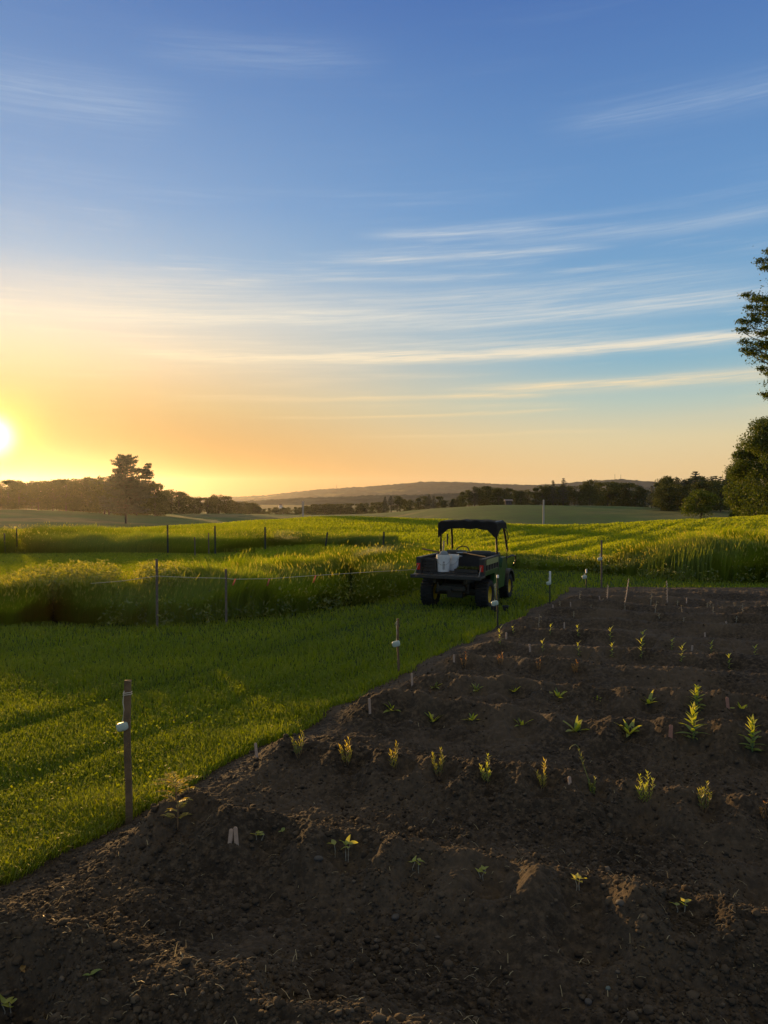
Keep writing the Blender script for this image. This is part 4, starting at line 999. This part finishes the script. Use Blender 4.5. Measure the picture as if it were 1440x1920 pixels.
        lean = U(-.15, .15)*H; pts = [(0, 0, -.02), (lean*.3, 0, H*.5), (lean, 0, H)]; P_.stem(pts, .004*wk, .002*wk, 5)
        for k in range(6):
            t = .35+.65*k/6; q = Vector(pts[0]).lerp(Vector(pts[2]), t); P_.leaf(q, k*2.3, max(.05, H*U(.18, .3)), .014*wk, U(.2, .9), U(.8, 2.2), .6, seg=3)
        P_.done(e, 'dry', 'stem_d')
desc = {'feather': 'tall ferny seedling beside the thick front stake', 'sprout_wide': 'little seedling with the widest leaves, second in the front row'}
grpn = {'feather': 'seedlings of the front row', 'sprout': 'seedlings of the front row', 'sprout_wide': 'seedlings of the front row', 'bushy': 'bushy plants of the second row', 'stalky': 'bushy plants of the second row', 'rosette': 'low rosette plants',
        'leafy': 'tall leafy plants', 'upright': 'seedlings of the middle rows', 'dry': 'withered plants at the far end'}
LB = ['tall ferny seedling beside the thick front stake', 'tiny two-leaved seedling right of the thick pale marker', 'little seedling with the widest leaves in the front row', 'tiny bright seedling, third from the marker in the front row',
      'tiny pale seedling, fourth from the marker in the front row', 'tiny seedling in a dark hollow at right in the front row', 'tiny seedling with one golden leaf at the front right', 'small leafy shoot at the bottom left corner',
      'golden bushy plant nearest the lawn in the second row', 'golden bushy plant, second from the lawn', 'bushy plant of two uneven tufts, third from the lawn', 'golden bushy plant, fourth from the lawn', 'greener bushy plant, fifth from the lawn', 'golden bushy plant left of the bent stalk',
      'bushy plant with one long bent stalk', 'slender golden plant beside the deep hole', 'slender green plant near the right edge of the second row', 'russet plant cut by the right edge',
      'rosette nearest the lawn in the third row', 'rosette second from the lawn in the third row', 'rosette third from the lawn in the third row', 'flat rosette fourth from the lawn in the third row', 'bright rosette with a leaf lying on the soil, third row', 'upright rosette left of the broad reddish marker',
      'tall leafy plant right of the broad reddish marker', 'wide leafy plant at the right edge', 'small rosette nearest the lawn in the fourth row', 'small rosette second from the lawn in the fourth row', 'small rosette third from the lawn in the fourth row', 'brighter rosette fourth from the lawn, fourth row',
      'tiny single tuft in the fourth row', 'bright rosette left of the farther leafy plant', 'leafy plant standing right behind the tall leafy one', 'rosette right of the reddish marker in the fourth row',
      'russet plant nearest the lawn, left end of the fifth row', 'dim russet plant, second in the fifth row', 'russet plant, third in the fifth row', 'brightest russet plant, right end of the fifth row']
LB += [f'pale green seedling of the sixth row, {ordn(i+1)} from the lawn' for i in range(7)]+[f'small upright seedling of the seventh row, {ordn(i+1)} from the lawn' for i in range(8)]
dr = sorted([i for i, p in enumerate(PLANTS) if p[0] == 'dry'], key=lambda i: PLANTS[i][1]); dlab = {i: f'withered plant in the dark far soil, {ordn(k+1)} from the left' for k, i in enumerate(dr)}
random.seed(33)
for i, (k, px, py, h) in enumerate(PLANTS):
    g = G(px, py); H = h/F*g.y*(random.uniform(.95, 1.15) if k == 'rosette' else random.uniform(1.1, 1.4) if k in ('upright', 'dry') else 1)
    gg = 'russet plants of the fifth row' if k == 'bushy_red' else grpn[k]
    mk_plant(k, Vector((g.x, g.y, g.z)), H, dlab.get(i) or LB[i], gg)
# canes with twine at the far end
for px, py, tx, tv, lb in [(1138, 1126, 1140, 1096, 'short twisted cane near the far left of the bed'), (1170, 1138, 1179, 1085, 'long leaning cane wound with twine'), (1251, 1130, 1250, 1089, 'thin upright cane at the far middle of the bed')]:
    g = G(px, py); t = at(tx, tv, g.y); e = empty('garden_cane', g, 0, lb, 'cane', 'canes at the far end'); d = Vector(t)-g
    MB().tube([(0, 0, -.05), tuple(d*.5+Vector((.01, 0, 0))), tuple(d)], .009, 6).build('shaft', M['label_wood'], e)
    w = MB(); w.tube([tuple(d*t_+Vector((.016*math.cos(t_*50), .016*math.sin(t_*50), 0))) for t_ in np.linspace(.1, .95, 40)], .004, 4); w.build('twine', M['string'], e)
# stones and fallen leaf
M['stone'] = mat('stone', (.075, .066, .056), .85, var=.3, scale=12, bump=.3); M['stone_g'] = mat('stone_green', (.09, .12, .105), .7, var=.2)
for px, py, s_, mt_, lb in [(1165, 1696, .021, 'stone', 'rounded grey stone above the golden-leaved seedling'), (597, 1612, .020, 'stone', 'flat pale stone left of the wide-leaved seedling'), (1140, 1856, .011, 'stone_g', 'small pale green pebble near the bottom right'),
                            (1103, 1880, .016, 'stone', 'small grey pebble below the green one'), (742, 1722, .02, 'stone', 'small round pebble in the near soil right of centre')]:
    g = G(px, py, True); m = MB(); m.ico((0, 0, s_*.3), s_, 3, (1.2, .9, .65), .05); o = m.build('stone', M[mt_], smooth=True, loc=g); o.rotation_euler = (0, .1, U(0, 3)); tag(o, lb, 'stone', 'stones in the bed')
for px, py, lb, mt_ in [(169, 1833, 'curled pale green leaf lying near the bottom left', 'young'), (530, 1563, 'small green leaf on the soil between the first seedlings', 'young'), (41, 1826, 'dry orange leaf at the bottom left edge', 'red')]:
    g = G(px, py, True); P_ = Plant(); P_.leaf((0, 0, .012), U(0, 3), .05, .022, .5, 1.2, .7); P_.leaf((0, 0, .012), U(3, 6), .03, .016, .6, 1.2, .7); P_.st.bm.free()
    o = mesh_np('fallen_leaf', np.array(P_.V)+np.array(g), [np.array(P_.q)], M[mt_], tint=np.array(P_.T), smooth=True); tag(o, lb, 'leaf', 'loose leaves on the soil')

# straw and root bits
r = np.random.default_rng(55); n = 900; py = r.uniform(1180, 1960, n); px = r.uniform(-60, 1500, n); Y = Yof(py); X = (px-720)/F*Y; k = edge_d(X, Y) > -.1; X, Y = X[k], Y[k]; n = len(X)
a = r.uniform(0, math.pi, n); L = r.uniform(.012, .05, n); w = .0009*r.uniform(1, 2, n); Z = ground_z(X, Y, True)+.012
D = np.stack([np.cos(a)*L, np.sin(a)*L, r.normal(0, .25, n)*L], -1); S_ = np.stack([-np.sin(a)*w, np.cos(a)*w, 0*w], -1); P0 = np.stack([X, Y, Z], -1); b_ = D*.5+np.stack([0*L, 0*L, .12*L], -1)
V = np.stack([P0-S_, P0+S_, P0+b_+S_, P0+b_-S_, P0+D+S_, P0+D-S_], 1).reshape(-1, 3); i = (np.arange(n)*6)[:, None]
o = mesh_np('straw_bits', V, [np.concatenate([i+np.array([[0, 1, 2, 3]]), i+np.array([[3, 2, 4, 5]])])], M['dry'], tint=np.repeat(r.random(n)*.6, 6)); tag(o, 'bits of straw and dead roots lying on the soil', 'straw', kind='stuff')

# ------------------------------------------------------------------ utility vehicle
M['v_black'] = mat('black_plastic', (.018, .018, .017), .55, var=.3, scale=6, bump=.15, bscale=300)
M['v_canvas'] = mat('black_canvas', (.022, .021, .021), .75, var=.4, scale=5, bump=.6, bscale=7)
M['v_green'] = mat('green_paint', (.016, .075, .018), .35, var=.25, scale=4)
M['v_yellow'] = mat('yellow_paint', (.62, .42, .02), .4, var=.15)
M['v_metal'] = mat('black_tube', (.03, .03, .03), .4, .6)
M['v_pale'] = mat('pale_trim', (.26, .29, .12), .5, var=.2)
M['v_seat'] = mat('seat_vinyl', (.06, .055, .04), .5)
M['tyre'] = mat('tyre_rubber', (.014, .013, .012), .85, var=.3, scale=30)
M['tail'] = mat('red_lens', (.50, .02, .015), .25)
M['lamp'] = mat('clear_lens', (.6, .6, .6), .15)
M['grey_metal'] = mat('grey_metal', (.25, .25, .25), .4, .8)
def vehicle():
    RRp = G(912, 1136); ang = R(-23); rgt = Vector((math.cos(ang), math.sin(ang), 0)); o0 = RRp-rgt*.66
    v = empty('utility_vehicle', (o0.x, o0.y, 0), ang, 'green and black utility vehicle with an open cargo bed parked on the lawn', 'utility vehicle')
    for (x, y, r_, w) in [(-.62, 0, .315, .28), (.62, 0, .315, .28), (-.60, 1.95, .285, .22), (.60, 1.95, .285, .22)]:
        we = empty('wheel', (x, y, r_)); we.parent = v; s = 1 if x > 0 else -1
        t = MB(); t.lathe([(r_*.56, -w/2*.8), (r_*.72, -w/2), (r_*.9, -w/2*.97), (r_*.97, -w*.36), (r_*.985, 0), (r_*.97, w*.36), (r_*.9, w/2*.97), (r_*.72, w/2), (r_*.56, w/2*.8)], axis='X', n=40)
        for k in range(22):
            a = 2*math.pi*k/22
            for q in (-1, 1):
                a2 = a+q*.07; t.box((q*w*.26, math.cos(a2)*r_*.985, math.sin(a2)*r_*.985), (w*.42, .035, .03), rot=(a2-math.pi/2, 0, 0))
        t.build('tyre', M['tyre'], we)
        rm = MB(); rm.lathe([(r_*.57, -w*.36), (r_*.53, -w*.3), (r_*.5, 0), (r_*.5, s*w*.18), (r_*.3, s*w*.22), (r_*.12, s*w*.30), (0.001, s*w*.30)] if s > 0 else [(r_*.57, w*.36), (r_*.53, w*.3), (r_*.5, 0), (r_*.5, -w*.18), (r_*.3, -w*.22), (r_*.12, -w*.30), (0.001, -w*.30)], axis='X', n=32)
        rm.lathe([(r_*.5, s*w*.18), (r_*.56, s*w*.3), (r_*.6, s*w*.42), (r_*.62, s*w*.38)], axis='X', n=32)
        for k in range(5): a = 2*math.pi*k/5; rm.cyl((s*w*.22, math.cos(a)*r_*.2, math.sin(a)*r_*.2), (s*w*.27, math.cos(a)*r_*.2, math.sin(a)*r_*.2), .012, n=6)
        rm.build('rim', M['v_yellow'], we, True)
    # chassis
    c = MB(); c.box((0, 1.0, .38), (.9, 2.3, .10), bev=.02); c.box((0, .05, .36), (.36, .5, .26), bev=.03); c.cyl((-.5, 0, .315), (.5, 0, .315), .045); c.cyl((-.5, 1.95, .285), (.5, 1.95, .285), .04)
    for x in (-.34, .34): c.box((x, .1, .62), (.07, 1.3, .10), bev=.01); c.box((x, -.3, .5), (.05, .06, .3)); c.cyl((x, -.02, .33), (x*.8, .25, .7), .03, n=10)
    c.box((0, -.42, .46), (.62, .06, .10), bev=.01); c.cyl((0, -.42, .42), (0, -.52, .42), .03, n=10); c.cyl((-.25, -.25, .5), (.25, -.25, .5), .07, n=14)
    c.build('chassis', M['v_black'], v)
    # cargo bed
    b = MB(); W2 = .725; y0, y1 = -.50, .80; z0, z1 = .78, 1.08
    b.box((0, (y0+y1)/2, z0), (2*W2, y1-y0, .04)); b.box((0, y1-.02, (z0+z1)/2+.02), (2*W2, .04, z1-z0))
    for s in (-1, 1):
        b.box((s*(W2-.02), (y0+y1)/2, (z0+z1)/2+.022), (.04, y1-y0-.045, z1-z0-.002)); b.box((s*(W2-.015), (y0+y1)/2, z1+.022), (.085, y1-y0+.02, .04), bev=.012)
        b.box((s*(W2-.02), y0+.01, (z0+z1)/2+.0), (.12, .10, z1-z0+.08), bev=.015)
        for k in range(5): b.box((s*(W2+.006), y0+.28+k*.22, (z0+z1)/2), (.02, .04, z1-z0-.05))
    b.box((0, y1-.02, z1+.03), (2*W2, .07, .05), bev=.012)
    for k in range(9): b.box((-.6+.15*k, (y0+y1)/2, z0+.024), (.05, y1-y0-.1, .012))
    bed = b.build('cargo_bed', M['v_black'], v)
    t = MB(); t.box((0, y0-.17, z0-.035), (2*W2+.10, .36, .05), bev=.015); t.box((0, y0-.35, z0-.04), (2*W2+.10, .035, .075), bev=.012)
    for k in range(7): t.box((-.6+.2*k, y0-.17, z0-.005), (.03, .30, .012))
    t.build('tailgate', M['v_black'], v)
    for s in (-1, 1):
        cb = MB(); cb.tube([(s*(W2-.03), y0+.02, z1-.05), (s*(W2-.01), y0-.3, z0-.01)], .006, 6); cb.build('tailgate_cable', M['grey_metal'], v)
        l = MB(); l.box((s*(W2-.02), y0-.050, z0+.14), (.075, .03, .14), bev=.008); l.build('taillight', M['tail'], v)
    p = MB(); p.box((W2+.022, .16, z1-.05), (.012, .98, .12), bev=.004); p.box((-W2-.022, .16, z1-.05), (.012, .98, .12), bev=.004); p.build('side_trim', M['v_pale'], v)
    g = MB()
    for s in (-1, 1):
        g.box((s*(W2+.012), .10, z0+.02), (.02, 1.1, .10), bev=.006)
        # rear arch panel and door-side body
        g.prism([(.42, .42), (.95, .34), (1.42, .34), (1.52, .60), (1.60, .80), (1.66, 1.0), (1.30, 1.02), (1.22, .80), (.95, .76), (.60, .74)], s*.60, s*.69)
    g.build('body_panel', M['v_green'], v)
    # hood and cowl
    h = MB(); h.prism([(1.35, .55), (1.50, 1.02), (1.72, 1.06), (2.30, .94), (2.45, .78), (2.45, .50), (2.25, .50), (2.20, .62), (1.95, .68), (1.70, .62), (1.62, .45)], -.52, .52)
    bmesh.ops.bevel(h.bm, geom=[e for e in h.bm.edges], offset=.025, segments=2, affect='EDGES'); h.build('hood', M['v_green'], v, True)
    fd = MB()
    for s in (-1, 1):
        pr = [(1.95+.40*math.cos(a), .30+.40*math.sin(a)) for a in np.linspace(.15, math.pi-.1, 12)]; pi_ = [(1.95+.35*math.cos(a), .30+.35*math.sin(a)) for a in np.linspace(math.pi-.1, .15, 12)]
        fd.prism(pr+pi_, s*.50, s*.73)
    fd.build('fender', M['v_black'], v)
    bb = MB(); bb.tube([(-.45, 2.42, .5), (-.45, 2.62, .62), (-.42, 2.6, .88), (.42, 2.6, .88), (.45, 2.62, .62), (.45, 2.42, .5)], .022, 8)
    for s in (-1, 1): bb.tube([(s*.70, 1.62, .98), (s*.78, 1.78, 1.03), (s*.80, 2.05, 1.0), (s*.78, 2.22, .88), (s*.70, 2.25, .74)], .018, 8)
    bb.build('guard_bar', M['v_metal'], v, True)
    for s in (-1, 1): l = MB(); l.box((s*.36, 2.455, .76), (.16, .03, .09), bev=.01); l.build('headlight', M['lamp'], v)
    # floor, dash, seats
    f = MB(); f.box((0, 1.25, .455), (1.2, .85, .04)); f.build('cab_floor', M['v_black'], v)
    for s in (-1, 1):
        st = MB(); st.box((s*.30, 1.02, .74), (.50, .46, .12), bev=.04); st.build('seat', M['v_seat'], v, True)
        bk = MB(); bk.box((s*.30, .87, 1.02), (.46, .10, .34), rot=(R(-8), 0, 0), bev=.04); bk.build('backrest', M['v_seat'], v, True)
    sb = MB(); sb.box((0, 1.0, .57), (1.16, .5, .21), bev=.02); sb.build('seat_base', M['v_black'], v)
    d = MB(); d.box((0, 1.52, 1.0), (1.1, .16, .20), rot=(R(20), 0, 0), bev=.03); d.build('dashboard', M['v_black'], v)
    sw = MB(); cc = Vector((-.3, 1.33, 1.10)); sw.tube([tuple(cc+Vector((math.cos(a)*.17, math.sin(a)*.17*.55, math.sin(a)*.17*.84))) for a in np.linspace(0, 2*math.pi, 24)], .014, 6); sw.cyl(tuple(cc), (-.3, 1.5, .98), .02, n=8); sw.cyl((-.3-.16, 1.33, 1.10), (-.3+.16, 1.33, 1.10), .012, n=6); sw.build('steering_wheel', M['v_black'], v, True)
    # roll frame
    rf = MB(); zt = 1.86
    for s in (-1, 1):
        rf.tube([(s*.67, .86, .60), (s*.67, .84, 1.2), (s*.65, .80, zt-.08), (s*.62, .84, zt-.02), (s*.62, 1.4, zt-.015), (s*.63, 1.50, zt-.05), (s*.66, 1.66, 1.45), (s*.68, 1.74, 1.18), (s*.68, 1.70, .98), (s*.62, 1.60, .6)], .026, 10)
    rf.cyl((-.64, .80, zt-.08), (.64, .80, zt-.08), .024, n=10); rf.cyl((-.63, 1.50, zt-.05), (.63, 1.50, zt-.05), .024, n=10); rf.cyl((-.67, .85, 1.13), (.67, .85, 1.13), .024, n=10); rf.cyl((-.67, .86, .8), (.67, .86, .8), .02, n=10)
    rf.build('roll_frame', M['v_metal'], v, True)
    # soft canopy: crowned sheet with hanging edges and gussets at the rear corners
    n = 18; bm = bmesh.new(); top = []; 
    ys = [.73, .76, .95, 1.15, 1.38, 1.56, 1.60]
    for j, y in enumerate(ys):
        row = []
        for i in range(n+1):
            x = -.70+1.40*i/n; z = zt+.012*math.cos(x*1.9)+.008*math.sin(i*1.7+j); 
            if j in (0, len(ys)-1): z -= .02
            if i in (0, n): z -= .05
            if 6 <= i <= 8 or 11 <= i <= 12: z += .012
            row.append(bm.verts.new((x, y, z)))
        top.append(row)
    for j in range(len(ys)-1):
        for i in range(n): bm.faces.new((top[j][i], top[j][i+1], top[j+1][i+1], top[j+1][i]))
    def skirt(line, dz):
        low = [bm.verts.new((v_.co.x*1.005, v_.co.y, v_.co.z-d_)) for v_, d_ in zip(line, dz)]
        for i in range(len(line)-1): bm.faces.new((line[i], line[i+1], low[i+1], low[i]))
        return low
    dz = [.33, .32, .25, .18, .165]+[.165]*(n//2-4); dz = dz+dz[:-1][::-1]
    skirt(top[0], dz); skirt(top[-1], [.12]*(n+1))
    skirt([r_[0] for r_ in top], [.34, .30, .17, .12, .12, .14, .14]); skirt([r_[-1] for r_ in top], [.34, .30, .17, .12, .12, .14, .14])
    geo = bmesh.ops.solidify(bm, geom=bm.faces[:], thickness=.012)
    m_ = MB(); m_.bm.free(); m_.bm = bm; m_.build('roof_canopy', M['v_canvas'], v, False)
    hd = MB(); hd.tube([(.66, 1.58, 1.66), (.72, 1.60, 1.58), (.73, 1.66, 1.42), (.68, 1.70, 1.36)], .012, 6); hd.build('grab_handle', M['v_metal'], v, True)
    return v, ang, z0+.03
veh, vang, bz = vehicle()
Mv = Matrix.Translation(veh.location) @ Matrix.Rotation(vang, 4, 'Z')
def inbed(x, y, z=0): return Mv @ Vector((x, y, bz+z))
M['crate'] = mat('dark_crate', (.03, .026, .022), .7, var=.3); M['tray'] = mat('tray_plastic', (.012, .012, .012), .5)
M['ink'] = mat('print_ink', (.04, .04, .05), .6); M['cloth'] = mat('grey_cloth', (.20, .24, .28), .9, var=.3, bump=.4, bscale=30)
# crate
e = empty('plastic_crate', inbed(-.52, -.28), vang, 'dark open crate in the left rear corner of the cargo bed', 'crate')
m = MB(); cw, cdp, chh = .38, .36, .27
m.box((0, 0, .01), (cw, cdp, .02))
for s in (-1, 1):
    for k in range(4): m.box((0, s*(cdp/2-.01), .045+k*.065), (cw, .016, .045)); m.box((s*(cw/2-.01), 0, .045+k*.065), (.016, cdp-.04, .045))
    for q in (-1, 1): m.box((s*(cw/2-.012), q*(cdp/2-.012), chh/2), (.034, .034, chh))
m.box((0, -cdp/2+.008, chh-.012), (cw-.06, .03, .02)); m.build('crate_shell', M['crate'], e)
h = MB(); h.tube([(-.09, -cdp/2-.004, chh-.03), (-.08, -cdp/2-.012, chh+.01), (.08, -cdp/2-.012, chh+.01), (.09, -cdp/2-.004, chh-.03)], .008, 6); h.build('handle', M['v_black'], e)
def bucket(x, y, label, tall_=.37, r0=.125, r1=.15, label_on=True, rz=0):
    e = empty('plastic_bucket', inbed(x, y), vang+rz, label, 'bucket', 'white buckets in the cargo bed')
    m = MB(); m.lathe([(.001, 0), (r0, 0), (r0+.002, .01), (r1-.012, tall_*.78), (r1+.004, tall_*.785), (r1+.004, tall_*.81), (r1-.008, tall_*.815), (r1-.006, tall_*.88), (r1+.006, tall_*.885), (r1+.006, tall_*.91), (r1-.004, tall_*.915), (r1, tall_), (r1-.008, tall_), (r1-.014, tall_*.8), (r0-.006, .02), (.001, .02)], n=36)
    m.build('pail', M['white'], e, True)
    h = MB(); h.tube([(math.cos(a)*(r1+.012), -math.sin(a)*.10-.06*math.sin(a), tall_*.86-math.sin(a)*.17) for a in np.linspace(0, math.pi, 14)], .0035, 5); h.build('handle', M['grey_metal'], e)
    if label_on:
        l = MB(); rr = r0+.0175
        def patch(a0, a1, z0_, z1_):
            pts = []
            for a in np.linspace(a0, a1, 4):
                for z in (z0_, z1_): rz_ = r0+.002+(r1-.014-r0)*(z/(tall_*.78))+.0028; pts.append((l.bm.verts.new((rz_*math.sin(a), -rz_*math.cos(a), z))))
            for i in range(3): l.bm.faces.new((pts[2*i], pts[2*i+2], pts[2*i+3], pts[2*i+1]))
        patch(-.05, .22, .205, .222)
        for k in range(9): patch(-.12+.0*k, .24, .055+.0145*k, .055+.0145*k+.006)
        patch(-.05, .2, .19, .196); l.build('printed_label', M['ink'], e)
    return e
bucket(-.20, -.36, 'white bucket with a printed label at the tailgate', rz=.3)
bucket(-.11, .0, 'plain white bucket behind the labelled one', .34, .12, .145, False)
# things in and near the buckets
e = empty('garden_trowel', inbed(-.22, -.36, .2), vang, 'tool with a pale upright handle standing in the labelled bucket', 'hand tool')
MB().cyl((0, 0, 0), (.02, .02, .46), .016, .018, 10).build('handle', M['label_wood'], e, True); MB().prism([(-.03, -.14), (.03, -.14), (.035, .0), (-.035, .0)], -.003, .003, 'Y').build('blade', M['grey_metal'], e)
m = MB(); m.ico((0, 0, 0), .10, 3, (1.1, .9, .75), .06); o = m.build('grey_cloth', M['cloth'], smooth=True, loc=inbed(-.20, -.34, .375)); o.rotation_euler = (0, 0, 1); tag(o, 'grey-blue cloth bunched on top of the labelled bucket', 'cloth')
e = empty('seedling_tray', inbed(.34, -.34), vang, 'black tray of small green seedlings beside the buckets', 'seedling tray')
m = MB(); m.box((0, 0, .01), (.52, .27, .02))
for s in (-1, 1): m.box((0, s*.13, .04), (.52, .014, .07)); m.box((s*.255, 0, .04), (.014, .25, .07))
for k in range(7): m.box((-.22+k*.075, 0, .035), (.006, .25, .05))
m.build('tray', M['tray'], e)
P_ = Plant(); random.seed(4)
for k in range(70):
    p = (U(-.24, .24), U(-.11, .11), .06)
    for j in range(4): P_.leaf(p, U(0, 6.28), U(.05, .10), .02, U(.6, 1.4), U(.2, .9), U(.2, .7), seg=3)
P_.st.bm.free(); mesh_np('seedlings', np.array(P_.V), [np.array(P_.q)], M['tree'], e, tint=np.array(P_.T))
e = empty('long_tool', inbed(-.66, .15, .36), vang, 'dark tool handle sticking out over the left side of the bed', 'garden tool')
MB().cyl((-.22, .0, .08), (.55, .1, -.06), .018, n=10).build('handle', M['wood'], e, True); MB().box((.60, .11, -.065), (.16, .12, .02), rot=(0, .15, 0), bev=.005).build('blade', M['grey_metal'], e)
e = empty('shovel', inbed(.05, .1, .20), vang, 'shovel lying slantwise across the cargo bed', 'shovel')
MB().cyl((-.10, .50, .14), (.60, -.15, .12), .015, n=10).build('handle', M['wood'], e, True); MB().prism([(-.1, 0), (.1, 0), (.11, .2), (0, .3), (-.11, .2)], -.004, .004, 'Z').build('blade', M['grey_metal'], e, loc=(-.16, .46, .14))
for i, (px, py) in enumerate([(926, 1147), (948, 1146)]):
    g = G(px, py); e = empty('plant_pot', (g.x, g.y, g.z), 0, ['black pot on the lawn at the foot of the third post', 'black pot on the lawn just right of its twin'][i], 'plant pot', 'black pots on the lawn')
    m = MB(); m.lathe([(.001, 0), (.045, 0), (.062, .095), (.068, .095), (.068, .115), (.060, .115), (.055, .03), (.001, .03)], n=20); m.build('pot', M['tray'], e, True)

# ------------------------------------------------------------------ air
hz = MB(); hz.box((0, 0, 21), (8900, 8900, 134)); hzo = hz.build('haze', bpy.data.materials.new('haze')); tag(hzo, 'thin evening haze over the fields', 'haze', kind='stuff')
hm = hzo.data.materials[0]; hm.use_nodes = True; hm.node_tree.nodes.clear(); b = NB(hm.node_tree)
pv = b.new('ShaderNodeVolumePrincipled'); pv.inputs['Color'].default_value = (1, .98, 1, 1); pv.inputs['Density'].default_value = .00005; pv.inputs['Anisotropy'].default_value = .77
b.L.new(pv.outputs[0], b.new('ShaderNodeOutputMaterial').inputs['Volume'])
